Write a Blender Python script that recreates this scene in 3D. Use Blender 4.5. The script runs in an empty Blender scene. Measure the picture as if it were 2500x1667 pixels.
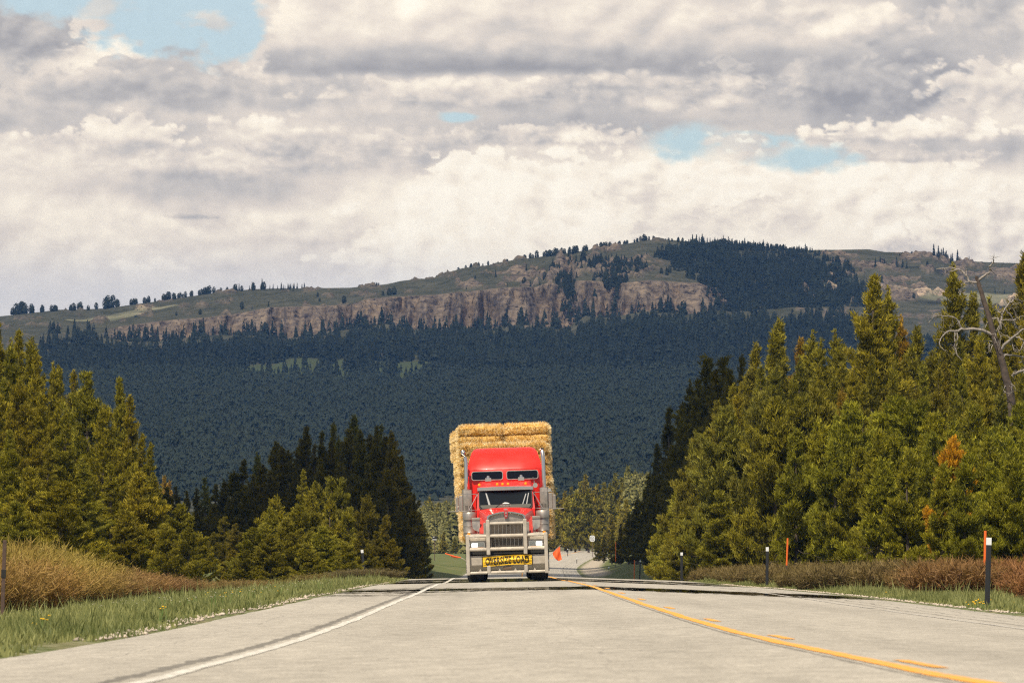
import bpy, bmesh, math, random
import numpy as np
from mathutils import Vector, Matrix

# ------------------------------------------------------------------ camera, world, sun, exposure
S = bpy.context.scene
COL = S.collection
F = 15278.0                      # focal length in photo pixels (2500 px wide)
CX, HY = 1250.0, 1358.0          # image centre column, horizon row
cam = bpy.data.cameras.new("camera")
cam.lens = 220.0; cam.sensor_width = 36.0
cam.clip_start = 0.5; cam.clip_end = 120000
cam.dof.use_dof = True; cam.dof.focus_distance = 191.0; cam.dof.aperture_fstop = 14.0
camo = bpy.data.objects.new("camera", cam); COL.objects.link(camo)
camo.location = (0, 0, 0)
camo.rotation_euler = (math.radians(90) + math.atan((HY - 833.5) / F), 0, 0)
S.camera = camo

SUN_EL, SUN_AZ = math.radians(57), math.radians(-22)      # behind the camera, a little to its left
LDIR = Vector((math.sin(SUN_AZ) * math.cos(SUN_EL), -math.cos(SUN_AZ) * math.cos(SUN_EL), math.sin(SUN_EL)))
w = bpy.data.worlds.new("World"); S.world = w; w.use_nodes = True
wn = w.node_tree.nodes; wl = w.node_tree.links
bg = wn['Background']; sky = wn.new('ShaderNodeTexSky'); sky.sky_type = 'NISHITA'
sky.sun_disc = False; sky.sun_elevation = SUN_EL
sky.sun_rotation = math.atan2(LDIR.x, LDIR.y)
sky.air_density = 1.0; sky.dust_density = 1.5; sky.ozone_density = 1.0; sky.altitude = 1800
bg.inputs[1].default_value = 0.085
wtc = wn.new('ShaderNodeTexCoord'); wnz = wn.new('ShaderNodeTexNoise'); wnz.inputs['Scale'].default_value = 4.5; wnz.inputs['Detail'].default_value = 7
wl.new(wtc.outputs['Generated'], wnz.inputs['Vector'])
wr = wn.new('ShaderNodeMapRange'); wr.inputs[1].default_value = 0.46; wr.inputs[2].default_value = 0.56; wl.new(wnz.outputs[0], wr.inputs[0])
wm = wn.new('ShaderNodeMix'); wm.data_type = 'RGBA'; wm.inputs[7].default_value = (5.0, 4.9, 4.9, 1)
wl.new(wr.outputs[0], wm.inputs[0]); wl.new(sky.outputs[0], wm.inputs[6]); wl.new(wm.outputs[2], bg.inputs[0])
sl = bpy.data.lights.new("sun", 'SUN'); sl.energy = 5.0; sl.angle = math.radians(0.53); sl.color = (1.0, 0.89, 0.72)
so = bpy.data.objects.new("sun", sl); COL.objects.link(so)
so.rotation_euler = (-LDIR).to_track_quat('-Z', 'Y').to_euler()
so.location = (0, 0, 60)
S.view_settings.view_transform = 'Standard'; S.view_settings.look = 'None'
S.view_settings.exposure = 0.17; S.view_settings.gamma = 1.0
S.render.engine = 'CYCLES'
S.cycles.use_denoising = False
S.cycles.filter_width = 1.2
S.cycles.max_bounces = 6; S.cycles.diffuse_bounces = 2; S.cycles.glossy_bounces = 3
S.cycles.transparent_max_bounces = 6; S.cycles.volume_bounces = 0
S.cycles.use_adaptive_sampling = True; S.cycles.adaptive_threshold = 0.006
EXPO = 2 ** S.view_settings.exposure

# ------------------------------------------------------------------ helpers
def tag(o, label=None, cat=None, group=None, kind=None):
    if label: o['label'] = label
    if cat: o['category'] = cat
    if group: o['group'] = group
    if kind: o['kind'] = kind
    return o

def empty(name, loc=(0, 0, 0), rz=0.0):
    o = bpy.data.objects.new(name, None); COL.objects.link(o)
    o.location = loc; o.rotation_euler = (0, 0, rz); o.empty_display_size = 0.3
    return o

def npmesh(name, V, faces, mats=None, smooth=False, attrs=None, uv=None, matidx=None):
    """V (n,3); faces = (m,3) or (m,4) int array or list of such arrays"""
    V = np.asarray(V, dtype=np.float32)
    if not isinstance(faces, (list, tuple)): faces = [faces]
    faces = [np.asarray(f, dtype=np.int32) for f in faces if len(f)]
    me = bpy.data.meshes.new(name)
    me.vertices.add(len(V)); me.vertices.foreach_set('co', V.ravel())
    loops = np.concatenate([f.ravel() for f in faces])
    totals = np.concatenate([np.full(len(f), f.shape[1], dtype=np.int32) for f in faces])
    starts = np.concatenate([[0], np.cumsum(totals)[:-1]]).astype(np.int32)
    me.loops.add(len(loops)); me.loops.foreach_set('vertex_index', loops)
    me.polygons.add(len(totals)); me.polygons.foreach_set('loop_start', starts)
    me.polygons.foreach_set('loop_total', totals)
    if smooth: me.polygons.foreach_set('use_smooth', np.ones(len(totals), dtype=bool))
    if matidx is not None: me.polygons.foreach_set('material_index', np.asarray(matidx, dtype=np.int32))
    me.update(calc_edges=True)
    if attrs:
        for k, a in attrs.items():
            a = np.asarray(a, dtype=np.float32)
            if a.ndim == 1:
                at = me.attributes.new(k, 'FLOAT', 'POINT'); at.data.foreach_set('value', a)
            else:
                at = me.attributes.new(k, 'FLOAT_COLOR', 'POINT'); at.data.foreach_set('color', a.ravel())
    if uv is not None:
        l = me.uv_layers.new(name='UVMap'); l.data.foreach_set('uv', np.asarray(uv, dtype=np.float32)[loops].ravel())
    if mats:
        for m in (mats if isinstance(mats, (list, tuple)) else [mats]): me.materials.append(m)
    return me

def link(name, me, parent=None):
    o = bpy.data.objects.new(name, me); COL.objects.link(o)
    if parent is not None: o.parent = parent
    return o

def hash2(ix, iy, seed):
    ix = ix.astype(np.int64); iy = iy.astype(np.int64)
    h = (ix * 374761393 + iy * 668265263 + seed * 1442695041) & 0xFFFFFFFF
    h = ((h ^ (h >> 13)) * 1274126177) & 0xFFFFFFFF
    h = h ^ (h >> 16)
    return (h & 0xFFFFFF) / float(0xFFFFFF)
def vnoise(x, y, seed=0):
    x = np.asarray(x, dtype=np.float64); y = np.asarray(y, dtype=np.float64)
    x, y = np.broadcast_arrays(x, y)
    ix = np.floor(x); iy = np.floor(y); fx = x - ix; fy = y - iy
    u = fx * fx * fx * (fx * (fx * 6 - 15) + 10); v = fy * fy * fy * (fy * (fy * 6 - 15) + 10)
    a = hash2(ix, iy, seed); b = hash2(ix + 1, iy, seed); c = hash2(ix, iy + 1, seed); d = hash2(ix + 1, iy + 1, seed)
    return (a * (1 - u) + b * u) * (1 - v) + (c * (1 - u) + d * u) * v
def fbm(x, y, oct=5, seed=0, gain=0.5):
    s = 0; a = 1; t = 0; ca, sa = math.cos(0.6), math.sin(0.6)
    for k in range(oct):
        s = s + a * vnoise(x, y, seed + k * 17); t += a; a *= gain
        x, y = (x * ca - y * sa) * 2.03 + 3.1, (x * sa + y * ca) * 2.03 + 1.7
    return s / t
def pnoise(x, y, seed=0):
    """gradient noise, about -0.7..0.7"""
    ix = np.floor(x); iy = np.floor(y); fx = x - ix; fy = y - iy
    u = fx * fx * fx * (fx * (fx * 6 - 15) + 10); v = fy * fy * fy * (fy * (fy * 6 - 15) + 10)
    def g(dx, dy):
        a = hash2(ix + dx, iy + dy, seed) * 2 * np.pi; return np.cos(a) * (fx - dx) + np.sin(a) * (fy - dy)
    return (g(0, 0) * (1 - u) + g(1, 0) * u) * (1 - v) + (g(0, 1) * (1 - u) + g(1, 1) * u) * v
def sstep(a, b, x):
    t = np.clip((x - a) / (b - a), 0, 1); return t * t * (3 - 2 * t)
def interp_smooth(xs, ys):
    """monotone cubic interpolation (PCHIP)"""
    xs = np.array(xs, float); ys = np.array(ys, float)
    h = np.diff(xs); d = np.diff(ys) / h; m = np.zeros(len(xs))
    for i in range(1, len(xs) - 1):
        if d[i - 1] * d[i] > 0:
            w1 = 2 * h[i] + h[i - 1]; w2 = h[i] + 2 * h[i - 1]
            m[i] = (w1 + w2) / (w1 / d[i - 1] + w2 / d[i])
    m[0] = d[0]; m[-1] = d[-1]
    def f(x):
        x = np.asarray(x, float); xc = np.clip(x, xs[0], xs[-1])
        i = np.clip(np.searchsorted(xs, xc, side='right') - 1, 0, len(xs) - 2)
        t = (xc - xs[i]) / h[i]
        return ((1 + 2 * t) * (1 - t) ** 2 * ys[i] + t * (1 - t) ** 2 * h[i] * m[i]
                + t * t * (3 - 2 * t) * ys[i + 1] + t * t * (t - 1) * h[i] * m[i + 1])
    return f

# ------------------------------------------------------------------ materials
def newmat(name):
    m = bpy.data.materials.new(name); m.use_nodes = True
    return m, m.node_tree.nodes, m.node_tree.links, m.node_tree.nodes['Principled BSDF']
def simple(name, col, rough=0.5, metal=0.0, noise=0.0, nscale=20.0, bump=0.0, coat=0.0, spec=0.5, emis=None, estr=0.0):
    m, n, l, b = newmat(name)
    b.inputs['Base Color'].default_value = (*col, 1); b.inputs['Roughness'].default_value = rough
    b.inputs['Metallic'].default_value = metal; b.inputs['Coat Weight'].default_value = coat
    b.inputs['Specular IOR Level'].default_value = spec
    if emis: b.inputs['Emission Color'].default_value = (*emis, 1); b.inputs['Emission Strength'].default_value = estr
    if noise or bump:
        tc = n.new('ShaderNodeTexCoord'); nz = n.new('ShaderNodeTexNoise')
        nz.inputs['Scale'].default_value = nscale; nz.inputs['Detail'].default_value = 6
        l.new(tc.outputs['Object'], nz.inputs['Vector'])
        if noise:
            r = n.new('ShaderNodeMapRange'); r.inputs[1].default_value = 0.3; r.inputs[2].default_value = 0.7
            r.inputs[3].default_value = 1 - noise; r.inputs[4].default_value = 1 + noise
            l.new(nz.outputs[0], r.inputs[0])
            mx = n.new('ShaderNodeVectorMath'); mx.operation = 'SCALE'; mx.inputs[0].default_value = col
            l.new(r.outputs[0], mx.inputs['Scale']); l.new(mx.outputs[0], b.inputs['Base Color'])
            rr = n.new('ShaderNodeMapRange'); rr.inputs[1].default_value = 0.3; rr.inputs[2].default_value = 0.7
            rr.inputs[3].default_value = max(0.02, rough - 0.12); rr.inputs[4].default_value = min(1, rough + 0.15)
            l.new(nz.outputs[0], rr.inputs[0]); l.new(rr.outputs[0], b.inputs['Roughness'])
        if bump:
            bp = n.new('ShaderNodeBump'); bp.inputs['Strength'].default_value = bump; bp.inputs['Distance'].default_value = 0.02
            l.new(nz.outputs[0], bp.inputs['Height']); l.new(bp.outputs[0], b.inputs['Normal'])
    return m

def foliage_mat(name, dark, light, transl=0.3, usecol=True, rough=0.6, soft=0.0):
    """dark/light mixed by the per-leaf attribute 'rnd', tinted by the colour of the object"""
    m, n, l, b = newmat(name)
    at = n.new('ShaderNodeAttribute'); at.attribute_name = 'rnd'
    mix = n.new('ShaderNodeMix'); mix.data_type = 'RGBA'
    mix.inputs[6].default_value = (*dark, 1); mix.inputs[7].default_value = (*light, 1)
    l.new(at.outputs['Fac'], mix.inputs[0]); out = mix.outputs[2]
    if usecol:
        oi = n.new('ShaderNodeObjectInfo'); mu = n.new('ShaderNodeMix'); mu.data_type = 'RGBA'; mu.blend_type = 'MULTIPLY'
        mu.inputs[0].default_value = 1.0
        l.new(out, mu.inputs[6]); l.new(oi.outputs['Color'], mu.inputs[7]); out = mu.outputs[2]
    l.new(out, b.inputs['Base Color']); b.inputs['Roughness'].default_value = rough
    b.inputs['Specular IOR Level'].default_value = 0.25
    if soft:      # shading normals bent up and toward the camera, evening the light on far crowns
        ge = n.new('ShaderNodeNewGeometry'); va = n.new('ShaderNodeVectorMath'); va.operation = 'SCALE'; va.inputs['Scale'].default_value = 1 - soft
        vb = n.new('ShaderNodeVectorMath'); vb.operation = 'ADD'; vb.inputs[1].default_value = (0, -soft * .5, soft)
        vn = n.new('ShaderNodeVectorMath'); vn.operation = 'NORMALIZE'
        l.new(ge.outputs['Normal'], va.inputs[0]); l.new(va.outputs[0], vb.inputs[0]); l.new(vb.outputs[0], vn.inputs[0]); l.new(vn.outputs[0], b.inputs['Normal'])
    if transl:
        tr = n.new('ShaderNodeBsdfTranslucent'); ms = n.new('ShaderNodeMixShader'); ms.inputs[0].default_value = transl
        l.new(out, tr.inputs[0]); l.new(b.outputs[0], ms.inputs[1]); l.new(tr.outputs[0], ms.inputs[2])
        l.new(ms.outputs[0], n['Material Output'].inputs[0])
    return m

M = {}
M['pine'] = foliage_mat('pine_needles', (0.055, 0.060, 0.006), (0.43, 0.37, 0.028), 0.3)
M['bark'] = simple('pine_bark', (0.10, 0.075, 0.055), 0.9, noise=0.4, nscale=6, bump=0.4)
M['hillneedle'] = foliage_mat('distant_needles', (0.024, 0.036, 0.028), (0.068, 0.088, 0.052), 0.1, usecol=False, soft=.45)
M['valleyneedle'] = foliage_mat('valley_needles', (0.070, 0.096, 0.070), (0.100, 0.124, 0.086), 0.2, usecol=False, soft=.7)
M['willow'] = foliage_mat('willow_stems', (0.13, 0.07, 0.04), (0.46, 0.31, 0.075), 0.25)
M['grassb'] = foliage_mat('grass_blades', (0.11, 0.135, 0.04), (0.38, 0.37, 0.13), 0.3, usecol=False)
M['deadwood'] = simple('bleached_wood', (0.27, 0.235, 0.205), 0.85, noise=0.35, nscale=9, bump=0.3)
M['deadtrunk'] = simple('weathered_dead_bark', (0.085, 0.062, 0.048), 0.9, noise=0.5, nscale=5, bump=0.4)
M['postblack'] = simple('black_post_plastic', (0.02, 0.02, 0.022), 0.5)
M['postwhite'] = simple('white_reflector', (0.8, 0.8, 0.8), 0.35)
M['stake'] = simple('orange_stake', (0.85, 0.16, 0.02), 0.5)
M['steelpost'] = simple('rusted_steel', (0.09, 0.055, 0.04), 0.8, noise=0.3)

# ------------------------------------------------------------------ road alignment (from the photo's line geometry)
def Ys(s): return F / s
_ps = [(900, -.46), (561, -.517), (481, -.5405), (410, -.566), (333, -.607), (268, -.638), (227, -.652), (167, -.659),
       (118, -.655), (95, -.675), (87, -.69), (80, -.735), (70, -.755), (62, -.775), (57, -.93), (50, -1.45), (45, -1.85), (35, -2.3), (28, -1.75), (23, -1.3),
       (18, -.5), (14, .55), (12, 1.2), (10.5, 1.5)]
zc = interp_smooth([-60.0] + [Ys(s) for s, _ in _ps], [-.36] + [z for _, z in _ps])
xc = interp_smooth([-60, 27, 67, 91, 130, 176, 191, 246, 340, 436, 546, 664, 849, 1091, 1273, 1455],
                   [1.9, 1.88, 1.86, 1.82, 1.78, 1.63, 1.6, 1.4, 1.1, .9, .9, 1.4, 4.5, 10.5, 14.5, 20])
RW = 5.55
def road_z(d, Y):
    cr = np.where(d < 0, -0.02 * np.minimum(-d, RW), -0.035 * np.minimum(d, RW))
    return zc(Y) + cr
def ground_z(X, Y):
    X = np.asarray(X, float); Y = np.asarray(Y, float)
    d = X - xc(Y); ad = np.abs(d)
    base = road_z(d, Y)
    far = sstep(255, 380, Y) * (1 - sstep(1000, 1200, Y))
    o = np.maximum(ad - RW, 0)
    left_near = -0.50 * sstep(0, 6.0, o) + 0.0
    left_far = 0.25 * sstep(0, 1.5, o) + 1.9 * sstep(1.0, 9, o)
    right_near = -0.10 * sstep(0, 1.5, o) - 0.10 * sstep(2, 6, o)
    right_far = 0.1 * sstep(0, 2, o) + 1.5 * sstep(1.0, 7.5, o)
    left_far = left_far * (1 - .85 * sstep(520, 800, Y)); right_far = right_far * (1 - .7 * sstep(520, 800, Y))
    side = np.where(d < 0, left_near * (1 - far) + left_far * far, right_near * (1 - far) + right_far * far)
    nz = (fbm(X * 0.35, Y * 0.22, 3, 5) - 0.5) * 0.16 * sstep(0.2, 2.5, o) + (fbm(X * 0.05, Y * 0.03, 3, 9) - 0.5) * 0.6 * sstep(8, 30, o)
    return base + side + nz
def gz(X, Y): return float(ground_z(np.array([X]), np.array([Y]))[0])
def P(px, py, s): return ((px - CX) / s, F / s, (HY - py) / s)

# ------------------------------------------------------------------ sky backdrop: a far curved sheet with clouds
def build_sky():
    fx = np.arange(-120, 2621, 3.0); fy = np.arange(-140, 801, 3.0)
    gx = np.concatenate([-120 - np.geomspace(10, 16000, 60)[::-1], fx, 2620 + np.geomspace(10, 16000, 60)])
    gy = np.concatenate([-140 - np.geomspace(10, 7000, 50)[::-1], fy, 800 + np.array([30., 120, 300, 600, 900])])
    PX, PY = np.meshgrid(gx, gy)
    T = np.array([
        [188, 205, 212, 214, 216, 226, 206, 190, 188, 200, 215, 190, 200],
        [172, 226, 205, 214, 212, 220, 218, 210, 212, 208, 224, 200, 196],
        [204, 226, 190, 214, 196, 196, 196, 186, 190, 186, 186, 178, 204],
        [212, 196, 188, 190, 202, 212, 208, 194, 216, 190, 178, 174, 210],
        [198, 200, 202, 214, 210, 200, 186, 190, 196, 205, 190, 214, 226],
        [226, 222, 208, 218, 210, 196, 224, 218, 226, 216, 226, 198, 198],
        [226, 212, 196, 204, 222, 236, 244, 238, 228, 240, 244, 238, 226],
        [226, 226, 222, 228, 230, 240, 244, 242, 216, 216, 232, 218, 224],
        [222, 222, 218, 224, 220, 238, 236, 232, 234, 226, 224, 210, 226],
        [218, 216, 222, 216, 222, 228, 224, 226, 222, 224, 220, 216, 220],
        [212, 212, 214, 214, 216, 218, 220, 222, 220, 220, 218, 216, 218]], float)
    def N(x, y, o, sd, g=.5): return fbm(x, y, o, sd, g) - 0.5
    # gentle wander of the broad tone
    X = PX + N(PX / 230, PY / 110, 4, 11) * 170; Y = PY + N(PX / 230, PY / 110, 4, 12) * 80
    ci = np.clip(X / 208.3, 0, 11.999); ri = np.clip(Y / 74.4, 0, 9.999)
    c0 = ci.astype(int); r0 = ri.astype(int); a = ci - c0; b = ri - r0
    a = a * a * (3 - 2 * a); b = b * b * (3 - 2 * b)
    L = (T[r0, c0] * (1 - a) + T[r0, c0 + 1] * a) * (1 - b) + (T[r0 + 1, c0] * (1 - a) + T[r0 + 1, c0 + 1] * a) * b
    outm = np.maximum(sstep(-100, -600, PY), np.maximum(sstep(-100, -700, PX), sstep(2600, 3200, PX)))
    L = L * (1 - outm) + (180 + 55 * fbm(PX / 500, PY / 220, 5, 77)) * outm
    L += N(PX / 190, PY / 80, 5, 61, .46) * 20 + N(PX / 40, PY / 24, 4, 63) * 3
    # billowed outline noise: rounded lumps, finer lumps on them
    def lump(sx, sy, sd, oct=5, g=.5):
        n = 0; am = 1; tt = 0; x, y = PX / sx, PY / sy; ca, sa = math.cos(.9), math.sin(.9)
        for k in range(oct):
            n = n + am * np.minimum(np.abs(pnoise(x, y, sd + k)) * 2.4, 1.2); tt += am; am *= g
            x, y = (x * ca - y * sa) * 2.07 + 5.3, (x * sa + y * ca) * 2.07 + 1.9
        return n / tt - .45
    LU = lump(95, 60, 301); LS = lump(45, 32, 311)
    def emboss(n, k):                        # relief of the heaps: upper-left flanks bright, undersides grey
        e = np.zeros_like(n); e[k:, k:] = n[k:, k:] - n[:-k, :-k]; return e
    EM = np.clip(emboss(lump(95, 60, 301, 4, .45), 4), -.5, .5) * .8; EB = np.clip(emboss(lump(190, 120, 331, 4, .42), 8), -.6, .6)
    def cloudlet(cx, cy, rx, ry, top, base, op=.8, flat=.6, rough=.7, soft=.10):
        """one heaped cloud: lumpy top and sides, flatter softer base, lit above and grey beneath"""
        nonlocal L
        dx = (PX - cx) / rx; dy = (PY - cy) / ry
        dy2 = np.where(dy > 0, dy / flat, dy)
        r = np.sqrt(dx ** 2 + dy2 ** 2)
        d = 1 - r + LU * rough * np.where(dy > .1, .35, 1) + LS * rough * .35
        m = sstep(0, soft * np.where(dy > 0, 2.6, 1.0), d) * op
        h = np.clip((dy2 * .5 + .5) + N(PX / 70, PY / 40, 4, int(cx) + 7) * .9 - LS * .25, 0, 1)
        val = top * (1 - sstep(.15, .95, h)) + base * sstep(.15, .95, h)
        rim = np.exp(-(d / .10) ** 2) * (dy < .2) * 6 + EM * 11 + EB * 22
        L = L * (1 - m) + (val + rim) * m
    # low, bright heaps
    for c in [(2350, 640, 260, 150, 226, 208, .8), (1250, 640, 330, 170, 236, 220, .6), (1700, 640, 260, 130, 232, 214, .7), (1010, 640, 210, 130, 238, 222, .6), (1420, 470, 260, 130, 246, 226, .75), (1170, 440, 190, 105, 248, 228, .75),
              (1760, 480, 220, 110, 244, 222, .8), (2080, 490, 130, 120, 250, 226, .85), (2290, 470, 200, 100, 240, 214, .7), (1560, 480, 120, 80, 214, 200, .55), (1850, 515, 85, 42, 202, 210, .6), (1700, 560, 150, 50, 206, 216, .5), (2330, 580, 240, 110, 232, 204, .85), (2180, 640, 120, 60, 206, 210, .6), (2480, 560, 90, 70, 212, 206, .6),
              (1960, 545, 60, 26, 206, 212, .4), (1040, 600, 110, 70, 244, 228, .6), (960, 575, 70, 34, 250, 232, .7), (1610, 400, 60, 34, 244, 232, .7), (2140, 412, 46, 30, 250, 236, .8)]:
        cloudlet(*c[:6], op=c[6], flat=.9, rough=1.3, soft=.22)
    # calm pale bank at the left, thin grey scraps
    for c in [(340, 655, 150, 26, 236, 224, .6), (470, 533, 70, 15, 196, 200, .8), (740, 595, 130, 44, 208, 214, .5), (900, 560, 150, 60, 230, 222, .4), (620, 560, 300, 40, 228, 220, .4), (200, 600, 260, 40, 230, 214, .4)]:
        cloudlet(*c[:6], op=c[6], flat=.8, rough=.9, soft=.6)
    # middle decks, flat undersides
    for c in [(120, 400, 300, 70, 222, 210, .5), (290, 350, 200, 74, 236, 208, .8), (520, 410, 330, 70, 222, 184, .75), (800, 380, 300, 90, 220, 188, .75), (620, 320, 120, 44, 238, 212, .6), (1000, 360, 190, 56, 216, 190, .6), (1330, 340, 330, 46, 222, 184, .85), (2230, 330, 380, 48, 238, 190, .85), (2200, 385, 320, 26, 206, 188, .8),
              (250, 250, 330, 110, 196, 190, .6), (620, 230, 300, 90, 200, 194, .6), (60, 110, 190, 110, 184, 178, .8), (290, 130, 120, 52, 238, 214, .85), (300, 158, 78, 30, 186, 180, .7), (680, 190, 150, 50, 226, 196, .7), (1130, 240, 350, 60, 220, 180, .75), (1650, 250, 330, 70, 214, 178, .7), (1480, 205, 260, 36, 222, 190, .5), (1780, 215, 150, 60, 226, 192, .7),
              (2120, 230, 330, 110, 196, 172, .7), (2420, 240, 190, 110, 222, 204, .8), (2050, 70, 260, 90, 226, 196, .6), (2420, 60, 180, 70, 206, 188, .6), (1700, 60, 250, 60, 210, 186, .6), (1080, 212, 50, 26, 228, 206, .6)]:
        cloudlet(*c[:6], op=c[6], flat=.55, rough=1.0, soft=.26)
    # the big flat-bottomed cloud, top centre
    m = sstep(638, 664, PX + LU * 60 + LS * 20 - 14 * np.cos(PY / 50)) * (1 - sstep(166, 194, PY + N(PX / 130, PY / 60, 3, 81) * 30 + (PX - 640) * 0.004)) * (1 - sstep(1500, 2100, PX))
    yy = np.clip((PY + 20) / 200, 0, 1.05)
    Lb = 220 - 8 * yy - 44 * sstep(0.55, 0.98, yy) + N(PX / 130, PY / 55, 5, 91) * 34 + 14 * np.exp(-((PX - 690) / 40) ** 2) * (1 - sstep(.3, .8, yy)) + 22 * np.exp(-((PX - 1000) / 40) ** 2 - ((PY - 20) / 34) ** 2)
    L = L * (1 - m * .85) + Lb * m * .85
    L = L + EB * 16 + EM * 5 * (1 - outm)
    L = np.clip(213 + (L - 210) * 1.38 + 5 * sstep(330, 430, PY) * sstep(850, 1100, PX), 150, 264)
    t = (L - 165) / 80.0
    stops = np.array([-.1, 0.3, 0.65, 0.95, 1.22])
    CR = np.interp(t, stops, [160, 193, 226, 250, 258]); CG = np.interp(t, stops, [157, 187, 214, 238, 248]); CB = np.interp(t, stops, [157, 181, 200, 218, 229])
    h = sstep(560, 740, PY) * (1 - sstep(900, 1500, PX)) * 0.6
    CR = CR * (1 - h) + 214 * h; CG = CG * (1 - h) + 214 * h; CB = CB * (1 - h) + 217 * h
    # blue gaps
    q = N(PX / 60, PY / 30, 6, 101, .55)
    def gap(cx, cy, rx, ry, w=1.0, soft=.3):
        return 1 - sstep(1 - soft, 1 + soft, np.sqrt(((PX - cx) / rx) ** 2 + ((PY - cy) / ry) ** 2) + q * w - LU * .4)
    g = np.maximum.reduce([gap(430, 20, 230, 118, 0.8, .22), gap(570, 70, 84, 74, 0.5, .2), gap(160, -20, 190, 60, 1.0, .3),
                           gap(1118, 286, 46, 15, .8), gap(1680, 345, 95, 36, 1.1, .45), gap(1960, 385, 120, 30, 1.0, .45), gap(1820, 345, 130, 24, 1.2)])
    def scrap(cx, cy, rx, ry): return 1 - sstep(.4, 1.3, np.sqrt(((PX - cx) / rx) ** 2 + ((PY - cy) / ry) ** 2) + q * 2.2)
    g = g * (1 - .75 * scrap(515, 52, 60, 22)) * (1 - .7 * scrap(255, 18, 60, 30)) * (1 - .85 * scrap(1790, 350, 100, 32)) * (1 - .6 * scrap(1880, 375, 60, 20))
    g = np.maximum(g * (1 - m), outm * sstep(0.52, 0.6, fbm(PX / 700, PY / 300, 5, 131)))
    br, bgc, bb = 189 + 4 * sstep(0, 400, PY), 208 + 4 * sstep(0, 400, PY), 214
    C = np.stack([CR * (1 - g) + br * g, CG * (1 - g) + bgc * g, CB * (1 - g) + bb * g], -1) / 255.0
    lin = np.where(C <= 0.04045, C / 12.92, ((C + 0.055) / 1.055) ** 2.4)
    col = np.concatenate([lin, np.ones(lin.shape[:2] + (1,))], -1).reshape(-1, 4)
    R = 40000.0
    az = (PX - CX) / F; el = (HY - PY) / F
    el2 = np.arctan(el)
    V = np.stack([R * np.cos(el2) * np.sin(np.arctan(az)), R * np.cos(el2) * np.cos(np.arctan(az)), R * np.sin(el2)], -1)
    # keep tan(az), tan(el) exact relative to the +Y axis near the middle
    V[..., 2] = R * np.cos(el2) * np.cos(np.arctan(az)) * el
    n_, m_ = PX.shape
    idx = np.arange(n_ * m_).reshape(n_, m_)
    fc = np.stack([idx[:-1, :-1], idx[1:, :-1], idx[1:, 1:], idx[:-1, 1:]], -1).reshape(-1, 4)
    m, n, l, b = newmat('sky_with_clouds')
    n.remove(b)
    at = n.new('ShaderNodeAttribute'); at.attribute_name = 'skycol'
    tc = n.new('ShaderNodeTexCoord'); nz = n.new('ShaderNodeTexNoise'); nz.inputs['Scale'].default_value = 1 / 70.0
    nz.inputs['Detail'].default_value = 7; nz.inputs['Roughness'].default_value = 0.6
    l.new(tc.outputs['Object'], nz.inputs['Vector'])
    mr = n.new('ShaderNodeMapRange'); mr.inputs[1].default_value = 0.2; mr.inputs[2].default_value = 0.8
    mr.inputs[3].default_value = 0.965; mr.inputs[4].default_value = 1.035
    l.new(nz.outputs[0], mr.inputs[0])
    em = n.new('ShaderNodeEmission'); mu = n.new('ShaderNodeMath'); mu.operation = 'MULTIPLY'
    mu.inputs[1].default_value = 1.22 / EXPO; l.new(mr.outputs[0], mu.inputs[0]); l.new(mu.outputs[0], em.inputs[1])
    l.new(at.outputs['Color'], em.inputs[0]); l.new(em.outputs[0], n['Material Output'].inputs[0])
    m.cycles.emission_sampling = 'NONE'
    me = npmesh('sky', V.reshape(-1, 3), fc, m, smooth=True, attrs={'skycol': col})
    o = link('sky', me); tag(o, kind='structure')
build_sky()
# ------------------------------------------------------------------ ground, road, markings
def grid_faces(n, m):
    idx = np.arange(n * m).reshape(n, m)
    return np.stack([idx[:-1, :-1], idx[:-1, 1:], idx[1:, 1:], idx[1:, :-1]], -1).reshape(-1, 4)
YR = np.concatenate([np.arange(-60, 20, 8.0), np.arange(20, 260, 1.5), np.arange(260, 700, 4.0), np.arange(700, 1461, 12.0)])

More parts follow.
